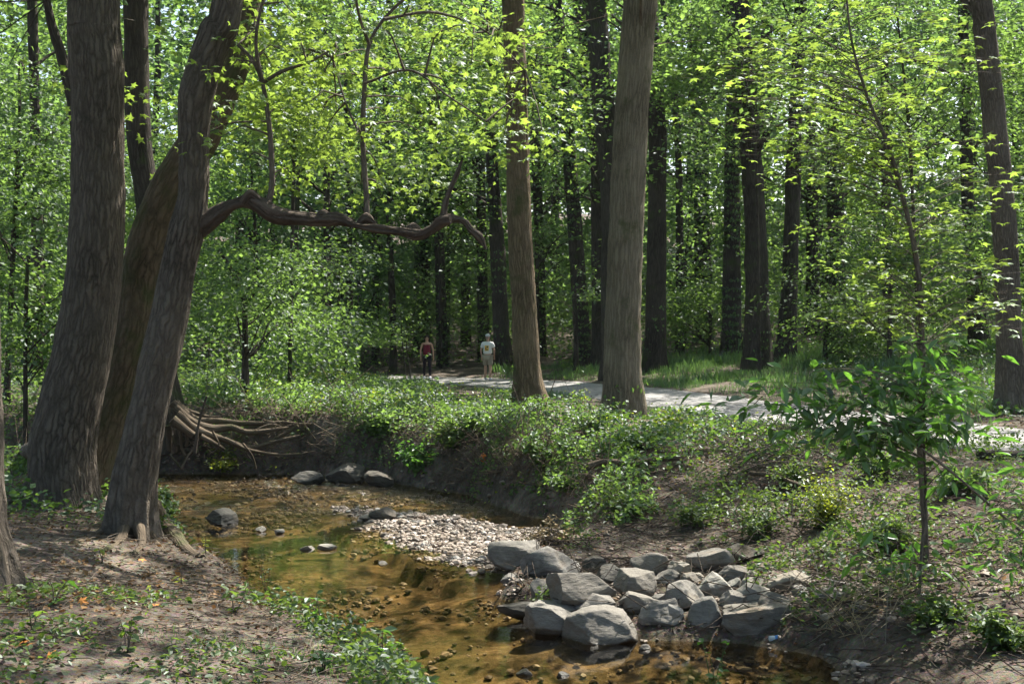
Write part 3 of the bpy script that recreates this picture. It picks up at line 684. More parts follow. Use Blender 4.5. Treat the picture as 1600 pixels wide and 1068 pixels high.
# --- middle distance
tree('tulip_tree', 'straight brown trunk wound with a leafy vine, beside the person in white', 30.5, [(832, 640, 52), (826, 600, 42), (820, 500, 38), (812, 350, 37), (808, 200, 35), (803, 50, 34), (802, 0, 34)], B_BROWN, seg=60, step=.12, ridge=.02, flare=(.12, .6, 5), cbot=10.5, lsize=.17)
root7, S7, R7 = tree('tulip_tree', 'thick tan trunk with an orange paint spot between the stream and the path', 27, [(972, 660, 66), (972, 600, 60), (973, 500, 56), (977, 400, 54), (981, 300, 53), (987, 180, 52), (995, 80, 52), (1000, 0, 52)], B_POP, seg=72, step=.12, ridge=.022, flare=(.12, .6, 5), cbot=10, lsize=.17)
MID = [('dark trunk just right of the tan trunk', 46, [(1024, 556, 34), (1026, 400, 30), (1027, 200, 28), (1016, 60, 28), (1014, 0, 28)]),
       ('dark leaning trunk rising behind the tan trunk to the upper left', 44, [(962, 560, 44), (960, 420, 40), (957, 300, 36), (945, 180, 34), (935, 60, 34), (930, 0, 34)]),
       ('dark slim trunk left of the leaning one behind the tan trunk', 50, [(938, 550, 26), (936, 400, 24), (934, 250, 24), (915, 60, 22), (905, 0, 20)]),
       ('ivy speckled trunk midway between the brown vine trunk and the tan trunk', 52, [(912, 552, 26), (905, 450, 24), (896, 330, 23), (886, 200, 21), (874, 60, 20), (868, 0, 20)]),
       ('dark straight trunk directly left of the brown vine trunk', 54, [(785, 556, 28), (781, 480, 24), (777, 380, 23), (770, 280, 21), (764, 120, 18), (760, 0, 17)]),
       ('thin dark trunk right behind the cap of the person in white', 60, [(756, 545, 20), (754, 450, 18), (752, 350, 16), (750, 200, 14)]),
       ('tall dark trunk beyond the path grass, left one of the bold pair at right', 44, [(1184, 552, 42), (1183, 470, 36), (1180, 350, 34), (1174, 250, 33), (1160, 100, 32), (1155, 0, 31)]),
       ('ivy clad shaded trunk just left of the bold pair', 50, [(1143, 548, 30), (1143, 450, 27), (1144, 330, 25), (1145, 200, 24)]),
       ('right one of the bold pair, bending slightly outward to the upper right', 46, [(1227, 556, 30), (1233, 450, 26), (1237, 350, 24), (1240, 250, 23), (1246, 120, 20), (1252, 0, 19)]),
       ('stout trunk near the right edge, curving up to the left beside the path', 26.6, [(1582, 650, 44), (1579, 560, 38), (1574, 450, 37), (1568, 330, 36), (1555, 200, 36), (1542, 80, 33), (1533, 0, 32)]),
       ('shadowy trunk half hidden by leaves right of the bold pair', 58, [(1306, 540, 32), (1306, 400, 28), (1305, 250, 26), (1308, 150, 22)]),
       ('shadowy trunk behind the maple sapling leaves', 60, [(1270, 540, 24), (1270, 400, 20), (1268, 250, 18)]),
       ('ivy covered trunk left of the shaded ones, with blurred outline', 62, [(1100, 540, 28), (1098, 400, 26), (1093, 200, 24), (1084, 50, 22)]),
       ('thin lone trunk standing at the path edge left of the person in red', 56, [(614, 580, 13), (613, 480, 11), (609, 380, 10), (605, 280, 9), (602, 150, 8)]),
       ('slender trunk just left of the lone trunk on the path edge', 60, [(587, 568, 12), (587, 450, 10), (586, 380, 10)]),
       ('upright trunk behind the person in red, reaching under the broken branch', 58, [(691, 556, 20), (689, 470, 17), (686, 380, 16), (680, 290, 14), (676, 180, 12)]),
       ('broad hazy trunk directly behind the left shoulder of the person in red', 66, [(661, 552, 26), (660, 450, 24), (660, 330, 22)]),
       ('far dim trunk in the gap between the two walkers', 68, [(728, 548, 18), (728, 450, 16), (727, 350, 14)]),
       ('thin dark trunk seen under the middle of the dead limb', 55, [(546, 570, 12), (546, 470, 11), (545, 380, 10), (543, 250, 9)]),
       ('dark slim trunk that passes behind the dead limb at its second knot', 50, [(512, 575, 13), (512, 420, 12), (510, 280, 11), (508, 180, 10)]),
       ('small trunk in the bright understory right of the leaning mossy trunk', 48, [(462, 580, 9), (462, 420, 8), (465, 300, 7)]),
       ('grey trunk deep behind the left leaves at the picture edge', 40, [(60, 600, 20), (58, 400, 18), (55, 200, 16), (50, 0, 15)]),
       ('dark trunk with a bowed limb seen just left of the thickest trunk', 24.5, [(128, 620, 30), (126, 400, 28), (122, 200, 24), (100, 100, 18), (72, 0, 12)]),
       ('dim trunk right of the brown vine trunk', 62, [(845, 552, 18), (843, 400, 16), (838, 250, 15), (834, 100, 13)]),
       ('far narrow trunk in the leaves before the right edge', 50, [(1388, 540, 18), (1386, 400, 16), (1384, 250, 14)]),
       ('shaded trunk behind the ivy floor near the right edge', 44, [(1530, 570, 28), (1520, 420, 24), (1512, 300, 20), (1508, 150, 18)]),
       ('thin trunk rising between the dark trunk and the ivy covered one', 56, [(1062, 548, 13), (1062, 400, 12), (1060, 250, 11), (1050, 100, 10), (1035, 0, 9)]),
       ]
trs = []
for k, (lab, Y, pts) in enumerate(MID):
    big = pts[0][2] > 24
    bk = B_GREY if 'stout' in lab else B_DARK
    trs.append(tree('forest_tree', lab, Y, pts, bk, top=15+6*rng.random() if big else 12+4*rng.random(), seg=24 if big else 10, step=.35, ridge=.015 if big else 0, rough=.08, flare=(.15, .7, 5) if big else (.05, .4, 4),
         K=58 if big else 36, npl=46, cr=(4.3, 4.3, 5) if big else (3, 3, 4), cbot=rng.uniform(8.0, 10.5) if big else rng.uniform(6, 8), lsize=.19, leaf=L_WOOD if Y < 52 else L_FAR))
# ivy on some trunks
def ivy_on(root, S, R, n, zmax, Y, size=.11):
    i = rng.integers(0, len(S), n); ok = S[i][:, 2] < zmax; i = i[ok]
    a = rng.normal(-np.pi/2, 1.1, len(i)); d = np.stack([np.cos(a), np.sin(a), 0*a], -1)
    C = S[i]+d*(R[i]*1.05+.03)[:, None]+rng.normal(0, .05, (len(i), 3)); nz = vnoise(C, 1.1, 4) > -.15
    cb = MB(); add_leaves(cb, C[nz], (d+rng.normal(0, .4, d.shape))[nz], np.array([0, 0, -1.])+rng.normal(0, .4, d.shape)[nz], size*rng.uniform(.6, 1.3, nz.sum()), 'quad'); cb.build('ivy', L_IVY, root, smooth=False)
for k, n, zm in ((3, 1500, 12), (5, 600, 8), (6, 500, 3.2), (7, 2500, 12), (8, 300, 3.5), (12, 2600, 14), (4, 600, 9), (15, 500, 8), (16, 1300, 9), (0, 300, 4), (10, 900, 9), (23, 700, 9)):
    r_, s_, rr_ = trs[k]; ivy_on(r_, s_, rr_, n*2, zm, 50)
ivy_on(root7, S7, R7, 420, 2.0, 27, .1)

# --- understory trees: slender stems under layered sprays
US = [('bushy understory tree with a forked slim stem, under the dead limb', 31, 383, 600, [(383, 560, 10), (382, 480, 9), (372, 440, 7), (345, 395, 5)], (430, 470), (2.4, 2.2, 1.55), 110, .11, L_WOOD),
      ('bright leafy sapling at the left edge beyond the thickest trunk', 27, 40, 600, [(40, 500, 7), (45, 400, 6)], (30, 430), (1.9, 2, 2.2), 90, .12, L_WOOD),
      ('leafy sapling behind the left edge, high above the bank', 30, 10, 600, [(20, 400, 8), (30, 200, 6)], (30, 190), (2.4, 2, 2.8), 110, .12, L_WOOD),
      ('low spreading sapling left of the lone trunk by the path', 43, 540, 590, [(540, 520, 6), (530, 480, 5)], (530, 470), (3, 2.5, 2), 90, .13, L_WOOD),
      ('tall thin sapling whose leaves fill the space above the dead limb', 33, 452, 600, [(456, 400, 6), (460, 250, 5), (468, 100, 4)], (450, 180), (2.6, 2, 2.2), 110, .11, L_MAPLE),
      ('yellow green maple sapling between the limb shoots and the vine trunk', 57, 688, 556, [(688, 430, 5), (684, 250, 4), (690, 60, 3)], (690, 110), (3.6, 3, 2.7), 110, .16, L_MAPLE),
      ('sunny maple growing over the brown vine trunk', 33, 815, 600, [(812, 350, 6), (815, 200, 5)], (842, 140), (1.3, 1.2, 2.2), 60, .12, L_MAPLE),
      ('dense dark understory tree behind the tan trunk on its left side', 48, 900, 560, [(900, 500, 7), (898, 460, 6)], (905, 455), (2.0, 1.6, 1.3), 70, .13, L_WOOD),
      ('soft green understory tree far behind the two walkers', 66, 700, 556, [(700, 400, 6)], (700, 380), (6.5, 3, 4.5), 150, .16, L_FAR),
      ('tall understory tree left of the walkers, deep in the wood', 60, 560, 560, [(560, 420, 6)], (540, 380), (6, 3, 5), 150, .16, L_FAR),
      ('understory tree filling the wood behind the forked sapling', 52, 400, 575, [(400, 400, 6)], (390, 330), (5.5, 3, 5.5), 160, .15, L_FAR),
      ('understory tree in the left distance between the two leaning trunks', 44, 215, 590, [(220, 400, 6)], (220, 380), (3.4, 3, 6), 140, .14, L_WOOD),
      ('leafy tree in the distance at the far left', 46, 60, 590, [(70, 400, 6)], (60, 300), (5, 3, 7), 170, .15, L_FAR),
      ('understory tree between the dark trunks right of centre', 60, 1070, 550, [(1070, 400, 6)], (1075, 400), (5, 3, 5), 150, .15, L_FAR),
      ('pale green sapling lit behind the dark trunk', 52, 1110, 552, [(1110, 480, 5)], (1112, 490), (2.4, 1.6, 1.6), 60, .13, L_WOOD),
      ('bushy understory tree in the deep shade behind the maple sapling', 40, 1390, 560, [(1390, 400, 6)], (1400, 400), (4.6, 2.5, 3.6), 170, .13, L_WOOD),
      ('understory tree at the right edge behind the stout trunk', 42, 1560, 560, [(1560, 400, 6)], (1560, 330), (4, 2.5, 6), 170, .13, L_WOOD),
      ('high leafy understory tree above the bold pair', 41, 1186, 560, [(1184, 400, 5), (1178, 200, 4)], (1150, 110), (3.6, 2.5, 2.0), 110, .13, L_WOOD),
      ('high leafy understory tree left of the right edge', 34, 1440, 590, [(1430, 400, 6), (1420, 200, 5)], (1400, 70), (3.8, 2.5, 2.2), 130, .13, L_WOOD),
      ('low bush tree at the foot of the bold pair', 43, 1290, 565, [(1290, 530, 6)], (1300, 515), (2.6, 1.6, 1.4), 90, .12, L_WOOD),
      ('tall understory tree behind the brown vine trunk', 58, 840, 556, [(840, 400, 5)], (835, 400), (3.4, 2.5, 4.6), 110, .15, L_FAR)]
for k, (lab, Y, bx, by, stem_, (cx_, cy_), cr, K, ls, lf) in enumerate(US):
    b = gp(bx, Y, -.05); root = thing('understory_tree', lab, 'tree', b, 'understory trees')
    c = P(cx_, cy_, Y)
    A = [b]+[P(a, b2, Y) for a, b2, _ in stem_]; R = [stem_[0][2]*1.2/FPX*Y/2]+[s[2]/FPX*Y/2 for s in stem_]
    if c[2] > A[-1][2]: A.append(c+[0, 0, cr[2]*.5]); R.append(R[-1]*.5)
    mb = MB(); S, SR = tube(mb, A, R, 8, .3, .1, flare=(.04, .3, 4), seed=k)
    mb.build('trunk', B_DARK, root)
    cen, C, N, D, s, tn = crown_cloud(c, cr, int(K*.62), 68, ls*1.12, 'quad', gap=True, srad=(.5, 1.0), bottom=b[2]+.2)
    lb = MB(); limbs(lb, S, SR, cen, 12, .03 if Y < 50 else .05, low=.25, step=.4); lb.build('branches', B_DARK, root)
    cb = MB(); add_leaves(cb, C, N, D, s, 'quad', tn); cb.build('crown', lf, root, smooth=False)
# loose leaves added above the frame, between the crowns, to shade the ground
def shade_canopy():
    K = 2300
    x = rng.uniform(-26, 36, K); y = rng.uniform(-8, 58, K)
    base = 9.5+.20*np.clip(y-8, 0, 60)
    cen = np.stack([x, y, base+rng.uniform(0, 6, K)], -1)
    cen = cen[fbm(cen*[1, 1, .3], .28, 2, 91) > -.28]
    C, N, D, tn = sprays(cen, rng.uniform(.7, 1.6, len(cen)), 46, .4, .15)
    m = keep_gap(C, .3)
    cb = MB(); add_leaves(cb, C[m], N[m], D[m], .24*rng.uniform(.7, 1.3, m.sum()), 'quad', tn[m])
    tag(cb.build('shade_canopy', L_WOOD, smooth=False), 'leafy canopy closing over the stream and the path', kind='stuff')
shade_canopy()
def far_shade_canopy():  # leaves added high up to shade the far wood, denser towards the right
    K = 1500
    y = rng.uniform(50, 118, K); x = rng.uniform(-.5, .62, K)*y+5
    cen = np.stack([x, y, 14+.13*(y-50)+rng.uniform(0, 9, K)], -1)
    cen = cen[(fbm(cen*[1, 1, .2], .13, 2, 44)+.35*np.clip((cen[:, 0]-2)/14, -1, 1) > .0)]
    C, N, D, tn = sprays(cen, rng.uniform(1.2, 2.4, len(cen)), 22, .4, .15)
    cb = MB(); add_leaves(cb, C, N, D, .55*rng.uniform(.7, 1.3, len(C)), 'quad', tn)
    tag(cb.build('shade_canopy', L_FAR, smooth=False), 'high leafy canopy over the wood beyond the path', kind='stuff')
far_shade_canopy()

# --- the wood beyond, as one mass
def mass(name, label, n, xr, yr, zr, size, mat, shape='quad', seed=3, nzs=.16, thr=-.1, ylayers=None, jit=.45, K=None):
    rg = np.random.default_rng(seed)
    K = n//40
    y = rg.uniform(*yr, K); x = rg.uniform(-1, 1, K)*(y*.46+3)*1.0; x = np.clip(x, *xr)
    g = ground(x, y, False); z = g+zr[0]+(zr[1]-zr[0])*rg.random(K)**1.0
    cen = np.stack([x, y, z], -1)
    cen = cen[(fbm(cen, nzs, 3, seed) > thr)]
    C, N, D, tn = sprays(cen, rg.uniform(.8, 1.8, len(cen)), 40, jit, .2, None, rg)
    m = keep_gap(C, .3) & view_clear(C, [(630, 860, 470, 620, 56), (560, 640, 540, 620, 56)])
    cb = MB(); add_leaves(cb, C[m], N[m], D[m], size*rg.uniform(.7, 1.3, m.sum()), shape, tn[m])
    return tag(cb.build(name, mat, smooth=False), label, kind='stuff')
mass('far_wood', 'dense green leaves of the wood beyond the path', 125000, (-70, 70), (64, 100), (1.0, 30), .38, L_FAR, seed=4, thr=-.3)
mass('far_wood', 'tall leafy boughs of the wood at the far left', 34000, (-60, -4), (58, 92), (7, 28), .36, L_FAR, seed=14, thr=-.35)
mass('far_wood', 'dense green leaves closing the wood in the far distance', 64000, (-90, 90), (100, 135), (0, 36), .95, L_FAR, seed=5, thr=-.9)
mass('high_foliage', 'high leafy boughs hanging between the tall trunks', 42000, (-40, 40), (36, 60), (6.5, 15), .17, L_WOOD, seed=9, thr=-.1)
mass('understory', 'mid height leafy understory filling the wood between the trunks', 76000, (-40, 40), (50, 70), (.5, 10.5), .2, L_WOOD, seed=21, thr=-.12, nzs=.22)
mass('undergrowth', 'pale green brush on the rising ground far behind the walkers', 30000, (-50, 50), (78, 112), (0, 4), .5, L_FAR, seed=33, thr=-.6)
mass('undergrowth', 'low leafy undergrowth on the forest floor beyond the path', 64000, (-40, 40), (50, 80), (0.0, 2.6), .17, L_WOOD, seed=6, thr=-.4)
mass('undergrowth', 'leafy thickets on the far left floor under the trees', 30000, (-40, -6), (34, 56), (0.0, 2.4), .14, L_WOOD, seed=8, thr=-.05)
# far trunks one cannot single out
mb = MB()
for k in range(50):
    y = rng.uniform(66, 105); x = rng.uniform(-1, 1)*y*.43; g = g1(x, y); r = rng.uniform(.1, .3)
    a = rng.normal(0, .5, 2); tube(mb, [(x, y, g), (x+a[0]*.3, y, g+7), (x+a[0], y+a[1], g+15), (x+a[0]*1.3, y, g+26)], [r*1.2, r, r*.8, r*.4], 7, 3, .05, cap=False)
tag(mb.build('far_trunks', B_DARK), 'many dim trunks far inside the wood', kind='stuff')

# ------------------------------------------------------------------ air
m, t, out = newmat('humid_air')
pv = t.nodes.new('ShaderNodeVolumePrincipled'); pv.inputs['Color'].default_value = (.84, .93, 1, 1); pv.inputs['Density'].default_value = .00011; pv.inputs['Anisotropy'].default_value = .2
t.links.new(pv.outputs[0], out.inputs['Volume'])
hx, hy0, hy1 = 235., -66., 440.
V = np.array([(x, y, z) for z in (-1.6, 62) for y in (hy0, hy1) for x in (-hx, hx)], float)
tag(mk('haze', V, [np.array([(0, 2, 3, 1), (4, 5, 7, 6), (0, 1, 5, 4), (2, 6, 7, 3), (0, 4, 6, 2), (1, 3, 7, 5)])], m, smooth=False, loc=(0, 0, 0)), 'thin humid air that softens the far wood', kind='stuff')

# ------------------------------------------------------------------ boulders
def ico(sub):
    t = (1+5**.5)/2
    v = [(-1, t, 0), (1, t, 0), (-1, -t, 0), (1, -t, 0), (0, -1, t), (0, 1, t), (0, -1, -t), (0, 1, -t), (t, 0, -1), (t, 0, 1), (-t, 0, -1), (-t, 0, 1)]
    f = [(0, 11, 5), (0, 5, 1), (0, 1, 7), (0, 7, 10), (0, 10, 11), (1, 5, 9), (5, 11, 4), (11, 10, 2), (10, 7, 6), (7, 1, 8), (3, 9, 4), (3, 4, 2), (3, 2, 6), (3, 6, 8), (3, 8, 9), (4, 9, 5), (2, 4, 11), (6, 2, 10), (8, 6, 7), (9, 8, 1)]
    v = [np.array(a)/np.linalg.norm(a) for a in v]
    for _ in range(sub):
        c = {}; nf = []
        def mid(a, b):
            k = (min(a, b), max(a, b))
            if k not in c: m = v[a]+v[b]; v.append(m/np.linalg.norm(m)); c[k] = len(v)-1
            return c[k]
        for a, b, d in f:
            x, y, z = mid(a, b), mid(b, d), mid(d, a); nf += [(a, x, z), (b, y, x), (d, z, y), (x, y, z)]
        f = nf
    return np.array(v), np.array(f)
ICO = {k: ico(k) for k in (0, 1, 3, 4)}
def boulder(label, x0, x1, y0, y1, mat=None, seed=0, up=.0, name='boulder', group='boulders piled at the stream edge', sub=4, ycorr=0., flat=0):
    """a faceted stone filling the frame box x0..x1, y0..y1 (its foot on the ground)"""
    rg = np.random.default_rng(seed*13+5)
    h = hit((x0+x1)/2, y1); Y = h[1]+.1+ycorr
    if up: Y = (CAMZ-(h[2]+up))/((y1-HY)/FPX)
    sc_ = Y/FPX; W = (x1-x0)*sc_; H = (y1-y0)*sc_
    V, F = ICO[sub]; V = V.copy()
    nrm = norm(rg.normal(0, 1, (15, 3))*[1, 1, .9]); dist = rg.uniform(.5, .86, 15)
    if flat: nrm[0] = norm(np.array([rg.normal(0, .12), rg.normal(0, .12), 1.])); dist[0] = .5
    for n_, d_ in zip(nrm, dist):
        s_ = V@n_; o = s_ > d_; V[o] -= n_*(s_[o]-d_)[:, None]*.97
    V += norm(V)*(.05*fbm(V, 2.2, 5, seed)[:, None])
    lay = norm(np.array([[rg.normal(0, .5), rg.normal(0, .4), 1.]]))[0]
    V += norm(V)*(.035*np.abs(vnoise(np.c_[(V@lay)*9, V[:, 0]*.8, V[:, 1]*.8], 1, seed+3)))[:, None]
    ang = rg.normal(0, .2); ca, sa = math.cos(ang), math.sin(ang)
    V = V@np.array([[ca, 0, sa], [0, 1, 0], [-sa, 0, ca]])
    lo, hi = V.min(0), V.max(0)
    V = (V-(lo+hi)/2)/(hi-lo)
    D_ = min(W, H*1.9)*rg.uniform(.8, 1.0)
    pivot = np.array([((x0+x1)/2-CX)*sc_, Y+D_*.35, 0])
    zc = CAMZ-((y0+y1)/2-HY)*sc_
    V = V*np.array([W*1.04, D_*1.05, H*1.18])+pivot+[0, 0, zc-H*.12]
    o = mk(name, V, [F], mat or M_ROCK, loc=(pivot[0], pivot[1], zc-H*.6))
    return tag(o, label, 'boulder' if W > .3 else 'rock', group)
RK = [('rounded flat topped boulder at the back left of the pile, beside the gravel bar', 763, 845, 847, 888, 0, 0, None, 1), ('second boulder from the gravel bar, with a broad slanting top', 814, 908, 853, 906, 0, 0, None, 0), ('small dark stone wedged behind the slanting boulder at the top', 910, 951, 870, 893, 0, .0, M_ROCKD, 0),
      ('largest boulder of the left half, with a long ridged top', 856, 965, 893, 957, .0, 0, None, 0), ('steep faced block leaning on the right end of the long ridged boulder', 895, 967, 927, 964, 0, 0, None, 0), ('rounded grey boulder at the left foot of the long ridged one', 829, 870, 905, 942, 0, 0, None, 0),
      ('low stone half buried behind the ridged boulder', 930, 990, 885, 918, 0, 0, M_ROCKD, 0), ('mid sized rounded boulder in the centre of the pile', 962, 1028, 893, 937, 0, 0, None, 0), ('peaked boulder at the back centre, with a sharp crest', 988, 1050, 864, 903, 0, 0, None, 0),
      ('small stone right below the peaked boulder', 1022, 1072, 890, 915, 0, 0, None, 0), ('pale sunlit slab between the peaked boulder and the square block', 1044, 1082, 877, 905, 0, 0, M_ROCKL, 1), ('square topped block at the back right of the pile', 1077, 1148, 856, 896, 0, 0, None, 1),
      ('flat faced boulder with a bright top edge in the middle front', 969, 1035, 926, 965, 0, 0, None, 1), ('rough cracked boulder left of the tall yellowish one', 1042, 1105, 911, 956, 0, 0, None, 0), ('small dark stone behind the yellowish boulder', 1063, 1097, 894, 918, 0, 0, None, 0),
      ('pointed boulder with pale yellowish streaks on its right side', 1090, 1146, 893, 938, 0, 0, M_ROCKL, 0), ('low flat boulder below the square topped block', 1122, 1188, 885, 908, 0, 0, None, 1), ('smooth slanting pale boulder above the big front block', 1147, 1206, 911, 946, 0, 0, M_ROCKL, 0),
      ('tiny pale stone between the flat and the slanting boulders', 1133, 1160, 903, 921, 0, 0, M_ROCKL, 0), ('pale oval stone right of the tiny pale one', 1157, 1195, 902, 923, 0, 0, M_ROCKL, 0), ('wide pale boulder at the right back end of the pile', 1201, 1272, 891, 925, 0, 0, M_ROCKL, 0),
      ('lone long grey stone at the far right beyond the pile', 1274, 1328, 920, 943, 0, 0, None, 0), ('dark rounded stone sitting on top between the two front blocks', 1128, 1170, 923, 952, 0, 0, None, 0), ('grey stone resting on the right shoulder of the big front block', 1188, 1242, 926, 956, 0, 0, None, 0),
      ('broken looking boulder with a jagged top in the front row', 999, 1068, 935, 988, 0, 0, None, 0), ('tall upright front boulder at the water, left of the widest block', 1077, 1135, 931, 995, 0, 0, None, 0), ('widest block of the front row, with a straight upper edge', 1130, 1252, 944, 1001, 0, 0, None, 1),
      ('pale wrinkled boulder with its foot in the water', 820, 916, 945, 993, 0, 0, M_ROCK, 0), ('big domed boulder in the water at the front of the pile', 881, 1005, 952, 1009, 0, 0, None, 0), ('dark flat stone lying low in the water at the left tip of the pile', 777, 868, 941, 968, 0, 0, M_ROCKD, 1),
      ('boulder half hidden by plants behind the square topped block', 1132, 1198, 850, 882, 0, 0, M_ROCKD, 0), ('small whitish stone caught between two front boulders', 1045, 1069, 944, 962, 0, .3, M_ROCKL, 0), ('small wet stone by the gravel left of the rounded boulder', 782, 812, 896, 912, 0, 0, None, 0)]
for k, (lab, x0, x1, y0, y1, yc, up, m_, fl) in enumerate(RK):
    boulder(lab, x0, x1, y0, y1, m_, seed=k+1, up=up, ycorr=yc, flat=fl)
for k, (lab, x0, x1, y0, y1, m_) in enumerate([('large dark boulder against the far bank at the head of the pool', 506, 568, 724, 757, M_ROCKD), ('rounded boulder just right of the large dark one at the far bank', 568, 614, 736, 761, M_ROCKD), ('low slanting slab left of the far bank boulders', 455, 505, 736, 755, M_ROCKD),
      ('dark wedge shaped rock alone in the shallow water at left', 320, 369, 795, 822, M_ROCKD), ('pointed rock at the upper tip of the gravel bar', 575, 618, 792, 814, M_ROCKD), ('flat pale stone beside the pointed rock on the bar', 560, 590, 803, 815, M_ROCKL)]):
    boulder(lab, x0, x1, y0, y1, m_, seed=60+k, group='rocks in the upper stream', sub=4)

for k, i in enumerate([1, 3, 5, 7, 8, 10, 11, 12, 13, 15, 17, 20, 24, 25, 26]):
    lab, x0, x1, y0, y1 = RK[i][:5]; w_ = rng.uniform(16, 32); px, py = x1-w_*.4, y1-w_*.35
    boulder('small stone at the right foot of the '+' '.join(lab.split(',')[0].split()[:8]), px, px+w_, py, py+w_*.62, (M_ROCK, M_ROCKD, M_ROCKL)[k % 3], seed=200+k, sub=3, name='stone', group='small stones wedged in the boulder pile')
for k, (px, py, w_, lab) in enumerate([(1246, 948, 34, 'angular grey stone just past the right end of the widest block'), (1284, 958, 26, 'small pale stone trailing off the pile below the lone long stone'), (1240, 915, 30, 'angular stone between the wide pale boulder and the lone long stone'), (1330, 940, 30, 'last stone of the pile, half hidden by weeds near the sapling')]):
    boulder(lab, px, px+w_, py, py+w_*.6, (M_ROCK, M_ROCKL)[k % 2], seed=240+k, sub=3, name='stone', group='small stones trailing off the boulder pile')

# ------------------------------------------------------------------ gravel
def pebbles(name, label, pts, size, mat=M_GRAVEL, sub=0, lift=.25, tone=None):
    V0, F0 = ICO[sub]; n = len(pts)
    a = rng.random(n)*2*np.pi; R = np.zeros((n, 3, 3)); R[:, 0, 0] = np.cos(a); R[:, 0, 1] = np.sin(a); R[:, 1, 0] = -np.sin(a); R[:, 1, 1] = np.cos(a); R[:, 2, 2] = 1
    S = size[:, None]*np.stack([rng.uniform(.7, 1.3, n), rng.uniform(.6, 1, n), rng.uniform(.35, .7, n)], -1)
    V = V0[None]*(1+rng.uniform(-.22, .22, (n, len(V0), 1)))*S[:, None]*.5
    V = np.einsum('nvk,nkj->nvj', V, R)+pts[:, None]+np.array([0, 0, 1])*(size*lift)[:, None, None]*.5
    F = (F0[None]+np.arange(n)[:, None, None]*len(V0)).reshape(-1, 3)
    t = rng.random(n) if tone is None else tone
    o = mk(name, V.reshape(-1, 3), [F], mat, tint=np.repeat(t, len(F0)), smooth=(sub > 0)); return tag(o, label, kind='stuff')
def scatter(n, x0, x1, y0, y1, test):
    x = rng.uniform(x0, x1, n); y = rng.uniform(y0, y1, n); p = np.stack([x, y], -1); m = test(p)
    p = p[m]; return np.c_[p, ground(p[:, 0], p[:, 1])]
g_ = scatter(60000, -3.4, 1.6, 15.8, 22.3, lambda p: poly_sd(p, BAR)+.35*vnoise(np.c_[p, 0*p[:, 0]], 1.6, 2) < .12)[:11000]
pebbles('gravel', 'sunlit bar of small pale stones in the stream', g_, rng.lognormal(math.log(.034), .55, len(g_)).clip(.012, .15), tone=rng.beta(1.7, 2.1, len(g_)))
g_ = scatter(50000, -14, 3.6, 8, 28, lambda p: (poly_sd(p, CREEK) < .1) & (vnoise(np.c_[p, 0*p[:, 0]], 1.1, 17)+.35*np.clip((p[:, 1]-19)/5, -.5, 1) > rng.uniform(-.4, .8, len(p))))[:9500]
pebbles('stream_stones', 'scattered stones breaking the shallow water', g_, rng.lognormal(math.log(.055), .5, len(g_)).clip(.02, .13), tone=rng.beta(1.4, 2.8, len(g_)), lift=.55)
g_ = scatter(9000, .2, 6.2, 10.5, 17.5, lambda p: (poly_sd(p, CREEK) > -.25) & (poly_sd(p, CREEK) < 2.4))[:1000]
pebbles('bank_stones', 'loose stones and rubble between the boulders and along the right bank', g_, rng.lognormal(math.log(.045), .5, len(g_)).clip(.015, .16), tone=rng.beta(1.4, 4, len(g_)), sub=0)
# single stones large enough to pick out in the shallows
for k, (lab, x0, x1, y0, y1) in enumerate([('small pale stone cluster rock in mid stream, left one', 427, 444, 826, 836), ('pale flat stone in the amber shallows left of the bar', 468, 492, 852, 861), ('pale flat stone just right of the other in the amber shallows', 495, 525, 850, 860), ('dark stone poking up beside the pale flat stones', 398, 414, 822, 833),
      ('small pale stone in open water below the flat ones', 590, 606, 876, 884), ('brown stone in the water near the bottom edge, left of the seedling', 806, 832, 1046, 1060), ('grey stone in the shallow water below the domed boulder', 998, 1020, 1007, 1020), ('small dark stone in the near pool', 870, 890, 1050, 1062),
      ('pale wet stone at the water edge on the right bank', 1290, 1322, 1016, 1032), ('small grey stone left of the pale wet one', 1266, 1290, 1004, 1016)]):
    boulder(lab, x0, x1, y0, y1, (M_ROCKL, M_ROCK, M_ROCKD)[0 if 'pale' in lab else 1 if 'grey' in lab else 2], seed=90+k, group='single stones in the stream', sub=4, name='stone')

# ------------------------------------------------------------------ low plants
def upn(n, s=.45): return norm(np.array([0, 0, 1.])+rng.normal(0, s, (n, 3)))
def rnd(n): return norm(rng.normal(0, 1, (n, 3))*[1, 1, .25])
def cover(name, label, p, hmax, size, shape, mat, jit=.5, clump=1.2, thr=-.1, seed=1, per=1):
    nz = fbm(np.c_[p[:, :2], 0*p[:, 0]], clump, 3, seed); p = p[nz > thr]; nz = nz[nz > thr]
    h = hmax*rng.random(len(p))**.8*np.clip((nz-thr)*2.2+.15, 0, 1)
    C = p+np.stack([0*h, 0*h, h+.01], -1); n = len(C)
    cb = MB(); add_leaves(cb, C, upn(n, jit), rnd(n), size*rng.uniform(.6, 1.35, n), shape, np.clip(rng.normal(.45, .2, n)+nz*.1, 0, 1))
    return tag(cb.build(name, mat, smooth=False), label, kind='stuff')
def inpoly(poly): 
    poly = np.array(poly, float); return lambda p: poly_sd(p, poly) < 0
def px_poly(L): return np.array([hit(a, b)[:2] for a, b in L])
